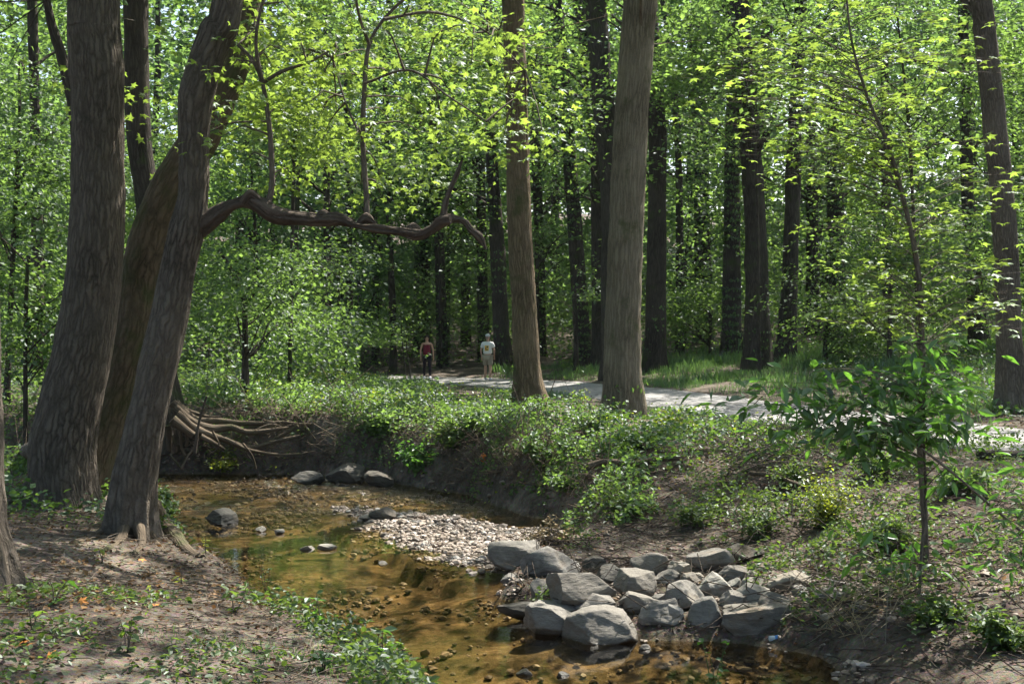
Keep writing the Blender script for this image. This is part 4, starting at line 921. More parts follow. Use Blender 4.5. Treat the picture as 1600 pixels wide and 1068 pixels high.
# far bank: ivy and low herbs on the crest and face
bank = px_poly([(285, 640), (300, 600), (480, 592), (600, 600), (720, 622), (850, 634), (940, 646), (1010, 658), (1100, 668), (1180, 690), (1260, 712), (1240, 740), (1100, 735), (1000, 770), (900, 760), (830, 745), (760, 700), (640, 715), (560, 700), (500, 650)])
bt = lambda p: (poly_sd(p, bank) < 0) & (poly_sd(p, CREEK) > .1) & (path_d(p) > 2.3+.5*np.sin(p[:, 1]*2.1))
p_ = scatter(260000, -14, 10, 14, 46, bt)
rng.shuffle(p_); p_ = p_[:44000]
cover('ground_cover', 'ivy and low herbs spreading over the far bank', p_, .42, .085, 'quad', L_IVY, seed=11, thr=-.25, clump=.9, jit=.7)
p_ = scatter(200000, -14, 8, 15, 29, lambda p: (poly_sd(p, CREEK) > .02) & (poly_sd(p, CREEK) < 1.3) & (p[:, 1] > 17.5)); rng.shuffle(p_)
cover('ground_cover', 'vines hanging down the eroded face of the far bank', p_[:20000], .35, .075, 'oval', L_WOOD, seed=12, thr=-.1, clump=1.0, jit=.9)
p_ = scatter(120000, -14, 10, 14, 46, lambda p: (poly_sd(p, bank) < 1.0) & (poly_sd(p, CREEK) > -.1) & (path_d(p) > 2.8)); rng.shuffle(p_)
cover('ground_cover', 'yellow green weeds among the ivy on the far bank', p_[:9000], .5, .065, 'oval', L_YEL, seed=14, thr=.25)
# far left floor beyond the stream
p_ = scatter(120000, -32, -2, 27.2, 50, lambda p: (path_d(p) > 2.2) & ~((p[:, 0] > -10) & (p[:, 1] > 37))); rng.shuffle(p_)
cover('ground_cover', 'leafy ground cover on the far left bank below the understory', p_[:34000], .55, .11, 'quad', L_WOOD, seed=15, thr=-.4)
# right bank slope below the terrace
slope = px_poly([(860, 800), (940, 770), (1250, 790), (1330, 830), (1400, 880), (1330, 900), (1230, 880), (1150, 850), (1000, 850), (900, 862)])
p_ = scatter(60000, -1, 8, 12, 24, lambda p: (poly_sd(p, slope) < .2) & (poly_sd(p, CREEK) > .3)); rng.shuffle(p_)
cover('ground_cover', 'small leaved creeping plants on the slope above the boulders', p_[:15000], .34, .062, 'oval', L_WEED, seed=16, thr=-.1, jit=.7, clump=1.5)
# forest floor beyond the path: grass, then dark ivy
gt = lambda p: (p[:, 0] > p[:, 1]*.0-1) & (path_d(p) > 1.75) & (poly_sd(p, CREEK) > 3) & (p[:, 0]*24.6+(p[:, 1]-20.4)*7 > 8.2*24.6)
p_ = scatter(130000, -6, 24, 26, 56, gt); rng.shuffle(p_); p_ = p_[:60000]
def grass(name, label, p, h0, mat, seed, thr=-.3, wid=.05):
    nz = fbm(np.c_[p[:, :2], 0*p[:, 0]], .5, 3, seed); p = p[nz > thr]; nz = nz[nz > thr]; n = len(p)
    D = norm(np.array([0, 0, 1.])+rng.normal(0, .35, (n, 3))*[1, 1, .1]); N = norm(rng.normal(0, 1, (n, 3))*[1, 1, .1]+[0, -.6, 0])
    cb = MB(); V0 = np.array([(-.5*wid, 0, 0), (.5*wid, 0, 0), (.35*wid, .55, .06), (0, 1, .22)]); LEAF['_g'] = (V0, np.array([(0, 1, 2, 3)]))
    add_leaves(cb, p, N, D, h0*rng.uniform(.5, 1.2, n)*np.clip(.7+nz, .5, 1.4), '_g', np.clip(rng.normal(.5, .2, n), 0, 1))
    return tag(cb.build(name, mat, smooth=False), label, kind='stuff')
grass('grass', 'soft green grass on the verge beyond the path', p_, .30, L_GRASS, 3, thr=-.6, wid=.10)
p_ = scatter(60000, 9, 26, 22, 44, lambda p: gt(p) & (p[:, 0] > 9.5)); rng.shuffle(p_)
cover('ground_cover', 'dark glossy ivy floor beyond the path at the right', p_[:22000], .28, .11, 'quad', L_IVY, seed=19, thr=-.6)
# near verge of the path
p_ = scatter(60000, -8, 9, 17, 52, lambda p: (path_d(p) > 1.5) & (path_d(p) < 3.0) & (poly_sd(p, CREEK) > .8)); rng.shuffle(p_)
grass('grass', 'thin short grass along the near side of the path', p_[:9000], .16, L_GRASS, 5, thr=.0, wid=.08)
# left bank in front
lb_ = lambda p: (poly_sd(p, CREEK) > .05) & (p[:, 0] < 0.6) & (np.hypot((p[:, 0]+3.3)/1.5, (p[:, 1]-11.6)/2.1) > 1)
p_ = scatter(60000, -6, .5, 6.5, 14, lb_); 
nearw = poly_sd(p_[:, :2], CREEK); p_ = p_[(nearw < .9) | (p_[:, 1] < 10.5) | (rng.random(len(p_)) < .25)]; rng.shuffle(p_)
cover('ground_cover', 'low broad leaved weeds on the near left bank', p_[:9000], .09, .045, 'oval', L_WEED, seed=23, thr=.0, clump=1.8, jit=.5)
nearw = poly_sd(p_[:, :2], CREEK); q_ = p_[(nearw < .75)]
cover('ground_cover', 'leafy weeds fringing the edge of the left bank', q_[:3000], .18, .052, 'oval', L_WEED, seed=24, thr=-.35, clump=1.5, jit=.6)
grass('grass', 'sparse short grass in the near left corner', p_[p_[:, 1] < 10][:5000], .07, L_GRASS, 7, thr=.05, wid=.07)
p_ = scatter(30000, -9, -3.8, 13.5, 21, lambda p: poly_sd(p, CREEK) > 0.0); rng.shuffle(p_)
cover('ground_cover', 'shaded plants between the left trunks and the stream', p_[:5000], .3, .08, 'quad', L_IVY, seed=25, thr=-.1)
# right front
p_ = scatter(90000, 2.6, 8.5, 8, 21, lambda p: poly_sd(p, CREEK) > .3); rng.shuffle(p_)
cover('ground_cover', 'small plants scattered over the right bank', p_[:24000], .36, .06, 'oval', L_WEED, seed=27, thr=-.02, clump=1.3, jit=.7)

# litter: dead leaves and twigs
def litter(name, label, n, x0, x1, y0, y1, test, size, mat=L_DEAD, shape='quad'):
    p = scatter(n, x0, x1, y0, y1, test); k = len(p); p[:, 2] += .012
    cb = MB(); add_leaves(cb, p, upn(k, .35), rnd(k), size*rng.uniform(.5, 1.3, k), shape, rng.beta(1.3, 2, k)); return tag(cb.build(name, mat, smooth=False), label, kind='stuff')
litter('fallen_leaves', 'brown fallen leaves on the left bank', 15000, -8, .5, 6.5, 18, lambda p: poly_sd(p, CREEK) > .05, .045)
litter('fallen_leaves', 'brown fallen leaves on the right bank and terrace', 22000, -4, 12, 8, 30, lambda p: (poly_sd(p, CREEK) > .05) & (path_d(p) > 1.3), .06)
litter('fallen_leaves', 'leaf litter scattered over the path edges', 900, -4, 12, 16, 50, lambda p: (path_d(p) < 1.9), .07)
def twigs(name, label, pts, L, r, mat, tilt=.15):
    mb = MB()
    for p in pts:
        a = rng.random()*2*np.pi; l = L*rng.uniform(.4, 1.4); d = np.array([math.cos(a), math.sin(a), rng.normal(0, tilt)])*l/2
        m = p+[0, 0, .03+abs(d[2])]+rng.normal(0, .06*l, 3)*[1, 1, .4]
        tube(mb, [p-d+[0, 0, .02+abs(d[2])], m, p+d+[0, 0, .02+abs(d[2])]], [r, r*.8, r*.4], 4, 1, 0, cap=False)
    return tag(mb.build(name, mat), label, kind='stuff')
q = scatter(6000, -6, .3, 7, 14, lambda p: poly_sd(p, CREEK) > .05)[:1300]; twigs('twigs', 'thin twigs lying on the left bank', q, .22, .0035, B_TWIG)
q = scatter(9000, -1, 9, 8.5, 24, lambda p: (poly_sd(p, CREEK) > .05) & (poly_sd(p, CREEK) < 5.5) & (path_d(p) > 1.7))[:2600]; twigs('twigs', 'dead twigs and stalks littering the right bank', q, .45, .006, B_DEADW, .3)
q = np.array([hit(rng.uniform(1130, 1260), rng.uniform(712, 760)) for _ in range(80)]); twigs('twigs', 'pile of dead brushwood caught on the bank crest', q+rng.uniform(0, .3, (80, 1))*[0, 0, 1], .7, .008, B_TWIG, .3)
q = np.array([hit(rng.uniform(690, 860), rng.uniform(700, 775)) for _ in range(260)]); twigs('twigs', 'hanging rootlets and dead stalks on the eroded bank', q+rng.uniform(0, .25, (260, 1))*[0, 0, 1], .6, .007, B_ROOT, .7)
q = scatter(60000, -12, 4, 16, 29, lambda p: (poly_sd(p, CREEK) > .05) & (poly_sd(p, CREEK) < .9) & (p[:, 1] > 18.5)); rng.shuffle(q); q = q[:700]; twigs('twigs', 'fine rootlets and stalks dangling along the far bank', q+rng.uniform(-.05, .2, (len(q), 1))*[0, 0, 1], .5, .006, B_ROOT, .7)
q = np.array([hit(rng.uniform(290, 560), rng.uniform(625, 735)) for _ in range(170)]); twigs('twigs', 'thin dead sticks around the washed out roots', q+[0, -.2, .1], .8, .009, B_ROOT, .6)
q = np.array([hit(rng.uniform(1230, 1420), rng.uniform(920, 1010)) for _ in range(150)]); twigs('twigs', 'tangle of dry rootlets at the right end of the boulders', q+rng.uniform(0, .12, (150, 1))*[0, 0, 1], .35, .004, L_STRAW, .6)

# ------------------------------------------------------------------ shrubs
SHB = [('leafy shrub with pale sunlit leaves beside the foot of the tan trunk', 925, 665, 60, 38, L_IVY, .07), ('rounded shrub hiding the foot of the brown vine trunk', 818, 662, 62, 34, L_IVY, .08), ('shrub under the eroded bank left of the vine trunk', 745, 668, 66, 36, L_WOOD, .09), ('low bright shrub on the bank crest below the person in red', 662, 648, 55, 24, L_WOOD, .1),
       ('yellow green shrub on the crest above the far boulders', 590, 628, 48, 20, L_YEL, .1), ('bright sunlit shrub near the middle of the far bank', 495, 600, 60, 40, L_YEL, .1), ('shrub drooping over the bank above the far boulders', 590, 668, 52, 34, L_WOOD, .09), ('fern like plant at the waterline right of the far boulders', 650, 735, 36, 30, L_BIG, .11),
       ('dark trailing shrub below the vine trunk', 850, 720, 48, 38, L_IVY, .08), ('bright patch of ivy bush under the tan trunk', 990, 690, 66, 28, L_IVY, .075), ('shrub in the hollow left of the pale root log', 885, 760, 38, 26, L_WOOD, .07), ('small bush in front of the pale root log', 985, 798, 45, 24, L_WEED, .06),
       ('small leaved bush midway down the slope above the boulders', 1080, 812, 62, 36, L_WEED, .055), ('tall yellowish weedy bush left of the maple sapling', 1290, 800, 62, 66, L_YEL, .05), ('weedy bush directly above the right end of the boulders', 1185, 830, 48, 40, L_WEED, .055), ('leafy bush at the foot of the maple sapling', 1390, 850, 44, 42, L_WEED, .06),
       ('broad bush on the slope behind the weedy ones', 1240, 756, 50, 30, L_WEED, .06), ('green bush crowding the path edge left of the sapling', 1370, 740, 52, 34, L_WOOD, .07), ('shady bush on the left beyond the stream', 330, 600, 60, 26, L_WOOD, .1), ('low green bush near the left trunks at the water', 165, 735, 34, 40, L_IVY, .09),
       ('trailing plant with green leaves in front of the washed out roots', 350, 730, 36, 18, L_YEL, .09), ('slim bush between the sinuous maple and the water', 258, 790, 22, 40, L_IVY, .075), ('bush on the path verge right of the tan trunk', 1052, 668, 44, 20, L_YEL, .06), ('leggy bush on the crest under the eroded bank', 708, 690, 44, 34, L_WEED, .08), ('low bush at the point between bar and boulders', 860, 842, 40, 26, L_STRAW, .05),
       ('small bush at the lower right behind the dry tangle', 1460, 965, 50, 34, L_WEED, .055), ('bush at the right edge under the leaning stem', 1560, 1000, 55, 40, L_WEED, .06), ('bush on the terrace behind the right sapling', 1500, 760, 55, 34, L_WOOD, .07), ('thicket bush by the path at the dark left corner of the wood', 440, 590, 45, 30, L_WOOD, .11)]
for k, (lab, px, py, rx, rz, lf, ls) in enumerate(SHB):
    b = hit(px, py+rz*.35); Y = b[1]; s_ = Y/FPX; b[2] = g1(b[0], b[1])
    root = thing('shrub', lab, 'shrub', b, 'shrubs on the banks')
    r3 = np.array([rx*s_, rx*s_*.8, rz*s_*1.3]); mb = MB(); tips = []
    ns = 16
    for j in range(ns):
        a = rng.random()*2*np.pi; rr = rng.random()**.5
        e = b+np.array([math.cos(a)*rr*r3[0], math.sin(a)*rr*r3[1], r3[2]*(1.05-.6*rr)*rng.uniform(.6, 1.25)])
        C, _ = tube(mb, [b+rng.normal(0, .06, 3)*[1, 1, 0], b*.5+e*.5+[0, 0, .15*r3[2]], e], [.008, .006, .003], 5, .1, 0, cap=False); tips.append(C[len(C)//5:])
    mb.build('stems', B_TWIG, root)
    T_ = np.vstack(tips); n = int(900*(rx*rz/1800)**.5); T_ = T_[rng.integers(0, len(T_), n)]+rng.normal(0, 1, (n, 3))*r3*.13
    T_[:, 2] = np.maximum(T_[:, 2], ground(T_[:, 0], T_[:, 1])+.02)
    cb = MB(); add_leaves(cb, T_, upn(n, .5), rnd(n), ls*rng.uniform(.6, 1.3, n), 'oval', np.clip(rng.normal(.5, .22, n), 0, 1)); cb.build('foliage', lf, root, smooth=False)

# ------------------------------------------------------------------ the maple sapling at right, its large leaves one by one
def leaf_mesh(nm, shape, size, mat, t):
    V, F = LEAF[shape]; me = bpy.data.meshes.new(nm); me.from_pydata([tuple(v*size) for v in V], [], [tuple(int(i) for i in f) for f in F])
    a = me.attributes.new('tint', 'FLOAT', 'FACE'); a.data.foreach_set('value', np.full(len(F), t, np.float32)); me.materials.append(mat); return me
def leaf_objects(root, C, N, D, size, shape, mat, limit=300):
    """the largest leaves as parts that share meshes; the rest joined"""
    from mathutils import Matrix
    order = np.argsort(-size/np.maximum(C[:, 1], 1)); big = order[:limit]; rest = order[limit:]
    meshes = [leaf_mesh('leaf', shape, 1.0, mat, t) for t in np.linspace(.15, .95, 7)]
    R = orient(N, D); b = np.array(root.location)
    for i in big:
        o = bpy.data.objects.new('leaf', meshes[int(rng.integers(0, 7))]); COL.objects.link(o); o.parent = root
        M = Matrix([[*(R[i][:, r]*0)] for r in range(3)]) if False else None
        m4 = Matrix.Identity(4)
        for r in range(3):
            for c in range(3): m4[r][c] = float(R[i][c][r]*size[i])
            m4[r][3] = float(C[i][r]-b[r])
        o.matrix_basis = m4
    if len(rest):
        cb = MB(); add_leaves(cb, C[rest], N[rest], D[rest], size[rest], shape); tag(cb.build('leaves', mat, root, smooth=False), kind='stuff')
def twig_tree(root, trunk, tr, branches, nleaf, size, shape, mat, bark, spread=.25, limit=300, jit=.35, droop=.25, drop=False):
    mb = MB(); S, R = tube(mb, trunk, tr, 12, .06, .1, seed=4); mb.build('trunk', bark, root)
    bb = MB(); CC = []; DD = []
    for e, w0 in branches:
        e = np.array(e); k = int(np.argmin(np.abs(S[:, 2]-(e[2]-.35*np.linalg.norm((e-S[0])[:2]-(S[-1]-S[0])[:2]*0)*.6)))); s = S[k]
        C, _ = tube(bb, [s, s*.55+e*.45+[0, 0, .12], e], [w0, w0*.6, w0*.25], 6, .05, .05, cap=False)
        for t in np.linspace(.35, 1, 7):
            q = C[min(len(C)-1, int(t*(len(C)-1)))]; sd = rng.normal(0, 1, 3)*[spread, spread, spread*.25]
            f = q+sd; tube(bb, [q, (q+f)/2+[0, 0, .02], f], [w0*.25, w0*.18, w0*.1], 4, .2, 0, cap=False)
            m = max(1, int(nleaf/len(branches)/7))
            tt = rng.random(m)[:, None]; CC.append(q+(f-q)*(.3+.8*tt)+rng.normal(0, .05, (m, 3))*[1, 1, .5]); DD.append(np.tile(f-q, (m, 1)))
    bb.build('branches', bark, root)
    C = np.vstack(CC); D = norm(norm(np.vstack(DD))+rng.normal(0, .6, C.shape)*[1, 1, .3]+[0, 0, -droop]); N = upn(len(C), jit)
    leaf_objects(root, C, N, D, size*rng.uniform(.65, 1.25, len(C)), shape, mat, limit)
b = hit(1448, 893); Ym = b[1]
root = thing('maple_sapling', 'maple sapling at right with tiers of backlit leaves and a crooked thin stem', 'tree', (b[0], b[1], g1(b[0], b[1])))
tk = [b-[0, 0, .05]]+[P(a, c, Ym) for a, c in [(1444, 800), (1438, 700), (1441, 600), (1437, 450), (1425, 370), (1406, 290), (1385, 220), (1355, 150), (1330, 60), (1320, -40)]]
zones = [(1080, 1500, 60, 130, 13), (1070, 1330, 150, 230, 12), (1230, 1480, 130, 210, 11), (1180, 1480, 200, 300, 13), (1400, 1620, 220, 330, 13), (1250, 1560, 330, 430, 16), (1300, 1620, 420, 520, 16), (1150, 1300, 215, 290, 6), (1380, 1620, 20, 120, 10), (1260, 1420, 440, 520, 5), (1000, 1180, 90, 190, 5), (1560, 1630, 380, 560, 5), (1130, 1330, 0, 60, 6)]
br = []
for a, c, d, e, n in zones:
    for _ in range(n): br.append((P(rng.uniform(a, c), rng.uniform(d, e), Ym+rng.uniform(-1.2, 2.6)), .006))
twig_tree(root, tk, [.042, .037, .035, .033, .029, .027, .025, .021, .017, .013, .009], br, 2700, .115, 'maple', L_MAPLE, B_TWIG, spread=.28, jit=.24)
# near leafy sapling with long pointed leaflets
Yn = 12.3; b = gp(1436, Yn)
root = thing('sapling', 'sapling with large drooping pointed leaves in front of the path', 'tree', b)
tk = [b-[0, 0, .05]]+[P(a, c, Yn) for a, c in [(1440, 860), (1446, 780), (1444, 700), (1442, 640), (1440, 585), (1438, 560)]]
br = []
for a, c, d, e, n in [(1115, 1230, 590, 640, 7), (1170, 1300, 590, 690, 9), (1250, 1380, 570, 660, 10), (1330, 1480, 610, 700, 10), (1250, 1400, 660, 730, 7), (1400, 1500, 530, 620, 8), (1440, 1560, 620, 700, 6), (1320, 1420, 830, 900, 4), (1480, 1560, 700, 780, 3)]:
    for _ in range(n): br.append((P(rng.uniform(a, c), rng.uniform(d, e), Yn+rng.uniform(-.9, .3)), .006))
twig_tree(root, tk, [.015, .014, .013, .011, .01, .007, .003], br, 980, .165, 'lance', L_BIG, B_TWIG, spread=.24, jit=.6, droop=.7)
b = gp(1640, 9.0)
root = thing('sapling', 'leafy sapling reaching in from the right edge low over the sandy bank', 'tree', b)
tk = [b-[0, 0, .05]]+[P(a, c, 9.0) for a, c in [(1642, 900), (1636, 780), (1625, 700)]]
br = [(P(rng.uniform(a, c), rng.uniform(d, e), 9.0+rng.uniform(-.4, .4)), .005) for a, c, d, e, n in [(1490, 1620, 790, 900, 14), (1540, 1620, 700, 780, 6), (1480, 1560, 860, 910, 4)] for _ in range(n)]
twig_tree(root, tk, [.02, .018, .012, .008], br, 190, .12, 'long', L_BIG, B_TWIG, spread=.12, jit=.5, droop=.4)
# seedlings and weeds one can point to
def weed(name, label, px, py, h, n, size, shape, mat, cat='plant', spread=.5, group='single weeds on the banks'):
    b = hit(px, py); b[2] = max(0, g1(b[0], b[1]))-.01; root = thing(name, label, cat, b, group)
    mb = MB(); C = []; D = []
    for j in range(max(2, n//5)):
        a = rng.random()*2*np.pi; e = b+np.array([math.cos(a)*h*spread*rng.random(), math.sin(a)*h*spread*rng.random(), h*rng.uniform(.55, 1.05)])
        L, _ = tube(mb, [b, (b+e)/2+rng.normal(0, .06*h, 3), e], [.005, .004, .002], 5, .05, 0, cap=False)
        k = rng.integers(len(L)//4, len(L), 5); C.append(L[k]); aa = rng.random(5)*2*np.pi; D.append(np.stack([np.cos(aa), np.sin(aa), .15+0*aa], -1))
    mb.build('stem', B_TWIG if 'seedling' not in name else L_WEED, root)
    C = np.vstack(C)[:n]; D = np.vstack(D)[:n]; leaf_objects(root, C, upn(len(C), .3), D, size*rng.uniform(.6, 1.2, len(C)), shape, mat, 60)
for a in [('seedling', 'slim green seedling standing in the water at the bottom edge', 1112, 1085, .42, 20, .075, 'oval', L_BIG), ('weed', 'broad leaved weed by the foot of the left edge trunk', 84, 945, .3, 12, .1, 'oval', L_BIG), ('weed', 'leafy sprig at the left bank below the edge trunk', 50, 985, .22, 12, .09, 'oval', L_WEED),
          ('weed', 'bright green sprout on the bare soil below the sinuous maple', 160, 880, .14, 8, .06, 'oval', L_YEL), ('weed', 'small bright grass like sprout in the middle of the left bank', 285, 915, .12, 5, .07, 'long', L_YEL), ('weed', 'small bright sprout left of the middle one', 238, 930, .12, 7, .05, 'oval', L_YEL),
          ('weed', 'tall weed at the bank edge against the amber water', 415, 925, .36, 18, .06, 'oval', L_IVY), ('weed', 'leafy weed leaning over the water at the bank corner', 500, 985, .3, 18, .07, 'oval', L_BIG), ('weed', 'clump of rounded leaves at the bottom edge of the left bank', 505, 1050, .2, 22, .08, 'oval', L_BIG),
          ('weed', 'clump of rounded leaves right of the other clump at the water', 590, 1050, .25, 24, .085, 'oval', L_BIG), ('weed', 'sprig trailing into the water at the bottom edge', 660, 1066, .18, 12, .06, 'oval', L_IVY), ('weed', 'dark leafy weed in the left corner of the bank', 200, 1020, .2, 20, .08, 'oval', L_WEED), ('weed', 'weed halfway along the left bank edge', 365, 960, .22, 18, .075, 'oval', L_WEED),
          ('weed', 'pale sprout by the exposed root of the sinuous maple', 322, 868, .2, 12, .05, 'oval', L_YEL), ('vine', 'white flecked vine leaning off the left side of the tan trunk', 905, 650, 1.1, 26, .1, 'oval', L_IVY), ('vine', 'spray of pale vine leaves climbing the foot of the brown trunk', 802, 640, 1.5, 30, .11, 'oval', L_IVY)]:
    weed(*a)
for k, (px, py, lab) in enumerate([(38, 1012, 'curled orange dead leaf cluster near the left edge'), (70, 1030, 'tan dead leaf right of the orange cluster'), (240, 948, 'orange fallen leaf in the sunlit patch of the left bank'), (214, 883, 'orange fallen leaf below the maple roots'), (376, 1050, 'yellow fallen leaf near the bottom edge'), (120, 948, 'small orange leaf below the broad leaved weed')]):
    p = hit(px, py)+[0, 0, .025]; cb = MB(); n = 3 if 'cluster' in lab else 1
    add_leaves(cb, p+rng.normal(0, .02, (n, 3)), upn(n, .5), rnd(n), np.full(n, .075), 'maple', np.full(n, .9))
    tag(cb.build('fallen_leaf', plain('orange_leaf' if 'orange' in lab else 'tan_leaf', (.5, .2, .05) if 'orange' in lab else (.42, .3, .14)), smooth=False), lab, 'leaf', 'single fallen leaves')
# slim dark saplings by the walkers
for k, (px, yb, yt, Y, lab) in enumerate([(642, 608, 548, 40, 'thin dark sapling stem in front of the path, right of the lone trunk'), (634, 600, 530, 42, 'thinner leaning stem beside the dark sapling stem')]):
    b = gp(px, Y, -.05); mb = MB(); root = thing('sapling', lab, 'tree', b); tube(mb, [b, P(px-2, (yb+yt)/2, Y), P(px-6, yt, Y), P(px-8, yt-45, Y)], [.03, .025, .018, .008], 8, .2, .05); mb.build('trunk', B_DARK, root)
    cen = np.array([P(px-6+rng.normal(0, 12), rng.uniform(yt-45, yt+10), Y+rng.normal(0, .3)) for _ in range(7)]); C, N, D, tn = sprays(cen, .3, 12); cb = MB(); add_leaves(cb, C, N, D, np.full(len(C), .1), 'quad', tn); cb.build('foliage', L_WOOD, root, smooth=False)

# litter thrown away by people
def bottle():
    p = hit(1217, 1002); Ns = 14; prof = [(0, 0), (.031, .004), (.033, .02), (.030, .06), (.033, .1), (.032, .14), (.014, .175), (.013, .195), (0, .197)]
    th = np.linspace(0, 2*np.pi, Ns, endpoint=False); V = []; F = []
    for r, z in prof: V += [(z-.1, r*math.cos(a)*(1+.12*math.sin(3*a+z*40)), r*math.sin(a)*(1+.1*math.cos(2*a+z*30))) for a in th]
    for i in range(len(prof)-1):
        for j in range(Ns): F.append((i*Ns+j, i*Ns+(j+1) % Ns, (i+1)*Ns+(j+1) % Ns, (i+1)*Ns+j))
    root = thing('plastic_bottle', 'crumpled clear plastic bottle with a blue label lying by the widest block', 'bottle', p+[0, 0, .03])
    m, t, out = newmat('clear_plastic'); pr = principled(t, out, (.75, .85, .9), .15, None, .5); pr.inputs['Alpha'].default_value = .55
    mk('body', np.array(V)+p+[0, 0, .03], [np.array(F)], m, root)
    V2 = [(x, y_*1.04, z_*1.04) for x, y_, z_ in V[3*Ns:5*Ns]]; F2 = [(j, (j+1) % Ns, Ns+(j+1) % Ns, Ns+j) for j in range(Ns)]
    mk('label', np.array(V2)+p+[0, 0, .03], [np.array(F2)], plain('blue_label', (.06, .22, .55), .5), root)
bottle()
p = hit(756, 722); V0, F0 = ICO[1]; tag(mk('plastic_scrap', V0*[.07, .06, .075]*(1+.25*vnoise(V0, 2, 3)[:, None])+p+[0, -.1, .1], [F0], plain('orange_plastic', (.8, .22, .03), .5)), 'crumpled orange plastic scrap caught in the roots of the eroded bank', 'litter')

# ------------------------------------------------------------------ people
def skin_mesh(name, V, E, R, mat, root, sub=1, rootv=0):
    me = bpy.data.meshes.new(name); b = np.array(root.location); me.from_pydata([tuple(np.array(v, float)) for v in V], E, []); o = bpy.data.objects.new(name, me); COL.objects.link(o)
    md = o.modifiers.new('skin', 'SKIN'); md.use_smooth_shade = True; md.branch_smoothing = .5
    me.skin_vertices[0].data.foreach_get
    for i, r in enumerate(R):
        sv = me.skin_vertices[0].data[i]; sv.radius = r if isinstance(r, tuple) else (r, r); sv.use_root = (i == rootv)
    s_ = o.modifiers.new('sub', 'SUBSURF'); s_.levels = sub; s_.render_levels = sub
    dg = bpy.context.evaluated_depsgraph_get(); nm = bpy.data.meshes.new_from_object(o.evaluated_get(dg)); bpy.data.objects.remove(o)
    nm.name = name; nm.materials.clear(); nm.materials.append(mat)
    for p_ in nm.polygons: p_.use_smooth = True
    o = bpy.data.objects.new(name, nm); COL.objects.link(o); o.parent = root; return o
def person(label, px, Y, face, kit):
    """face: rotation about z, 0 looks to -Y (towards the camera)"""
    b = gp(px, Y, .05); root = thing('person', label, 'person', b, 'people walking on the path'); root.rotation_euler = (0, 0, face); root.scale = (.99, .99, .99)
    K = 1.0
    ft = kit['feet']
    V = [(0, 0, .93), (0, .0, 1.08), (0, .01, 1.25), (0, .01, 1.40), (0, 0, 1.46), (0, -.01, 1.53), (0, -.015, 1.60), (0, -.005, 1.665)]
    R = [(.15, .11), (.125, .09), (.15, .095), (.13, .08), (.055, .055), (.062, .07), (.076, .09), (.055, .065)]
    E = [(i, i+1) for i in range(7)]
    for s, (fx, fy) in zip((-1, 1), ft):
        i = len(V); V += [(s*.095, 0, .86), (s*.09+(fx-s*.09)*.5, fy*.5-.02, .50), (fx, fy+.01, .26), (fx, fy+.02, .085), (fx, fy-.10, .04)]
        R += [(.088, .09), (.058, .06), (.054, .056), (.034, .037), (.036, .028)]; E += [(0, i), (i, i+1), (i+1, i+2), (i+2, i+3), (i+3, i+4)]
    hands = []
    for s, (ex, ey, wx, wy, wz) in zip((-1, 1), kit['arms']):
        i = len(V); V += [(s*.175, .01, 1.38), (ex, ey, 1.12), (wx, wy, wz), (wx, wy-.01, wz-.07)]
        R += [.048, .038, .026, (.032, .018)]; E += [(3, i), (i, i+1), (i+1, i+2), (i+2, i+3)]
        for f, (dx, ln) in enumerate([(-.026, .065), (-.009, .075), (.009, .072), (.025, .058)]):
            k = len(V); V += [(wx+dx*.6, wy-.012+dx, wz-.105), (wx+dx*.6, wy-.025+dx, wz-.105-ln*.55), (wx+dx*.6-s*.012, wy-.03+dx, wz-.105-ln)]; R += [.0085, .008, .007]; E += [(i+3, k), (k, k+1), (k+1, k+2)]
        k = len(V); V += [(wx-s*.01, wy-.045, wz-.06), (wx-s*.015, wy-.06, wz-.095)]; R += [.010, .008]; E += [(i+2, k), (k, k+1)]
    skin_mesh('body', V, E, R, kit['skin'], root, 1)
    # face
    def blob(name, c, r, mat, par=root, n=1, noise_=0):
        V0, F0 = ICO[1]; me = bpy.data.meshes.new(name); vv = V0*np.array(r)+np.array(c)
        if noise_: vv = vv+norm(V0)*vnoise(V0, 3, 2)[:, None]*noise_
        me.from_pydata([tuple(v) for v in vv], [], [tuple(int(q) for q in f) for f in F0]); me.materials.append(mat)
        for p_ in me.polygons: p_.use_smooth = True
        o = bpy.data.objects.new(name, me); COL.objects.link(o); o.parent = par; return o
    blob('nose', (0, -.108, 1.585), (.013, .02, .022), kit['skin'])
    for s in (-1, 1): blob('eye', (s*.03, -.09, 1.612), (.012, .01, .008), kit['dark']); blob('ear', (s*.078, 0, 1.60), (.012, .02, .03), kit['skin'])
    blob('mouth', (0, -.096, 1.55), (.022, .01, .006), kit['lip'])
    kit['dress'](root, V, blob, ft); return root
SK = plain('skin', (.48, .29, .21), .6, .08, 20); DK = plain('eye_dark', (.02, .015, .01), .4); LIP = plain('lip', (.4, .16, .14), .6)
MAR = plain('maroon_cloth', (.16, .02, .035), .85, .2, 25); LEG = plain('dark_leggings', (.018, .013, .02), .7, .2, 40); SHW = plain('white_shoe', (.6, .62, .66), .6, .1); HAIR = plain('dark_hair', (.025, .016, .012), .6, .4, 60)
WHT = plain('white_cloth', (.72, .72, .70), .85, .06, 15); KHA = plain('khaki_cloth', (.30, .26, .20), .9, .12, 20); CAPM = plain('pale_cap', (.5, .53, .52), .85, .08); GREYH = plain('greying_hair', (.26, .19, .13), .7, .3, 60)
def garment(root, name, V, E, R, mat): return skin_mesh(name, V, E, R, mat, root, 2)
def shoes(root, ft, mat, blob):
    for fx, fy in ft:
        garment(root, 'shoe', [(fx, fy+.045, .055), (fx, fy-.04, .05), (fx, fy-.135, .035)], [(0, 1), (1, 2)], [(.056, .056), (.062, .055), (.054, .04)], mat)
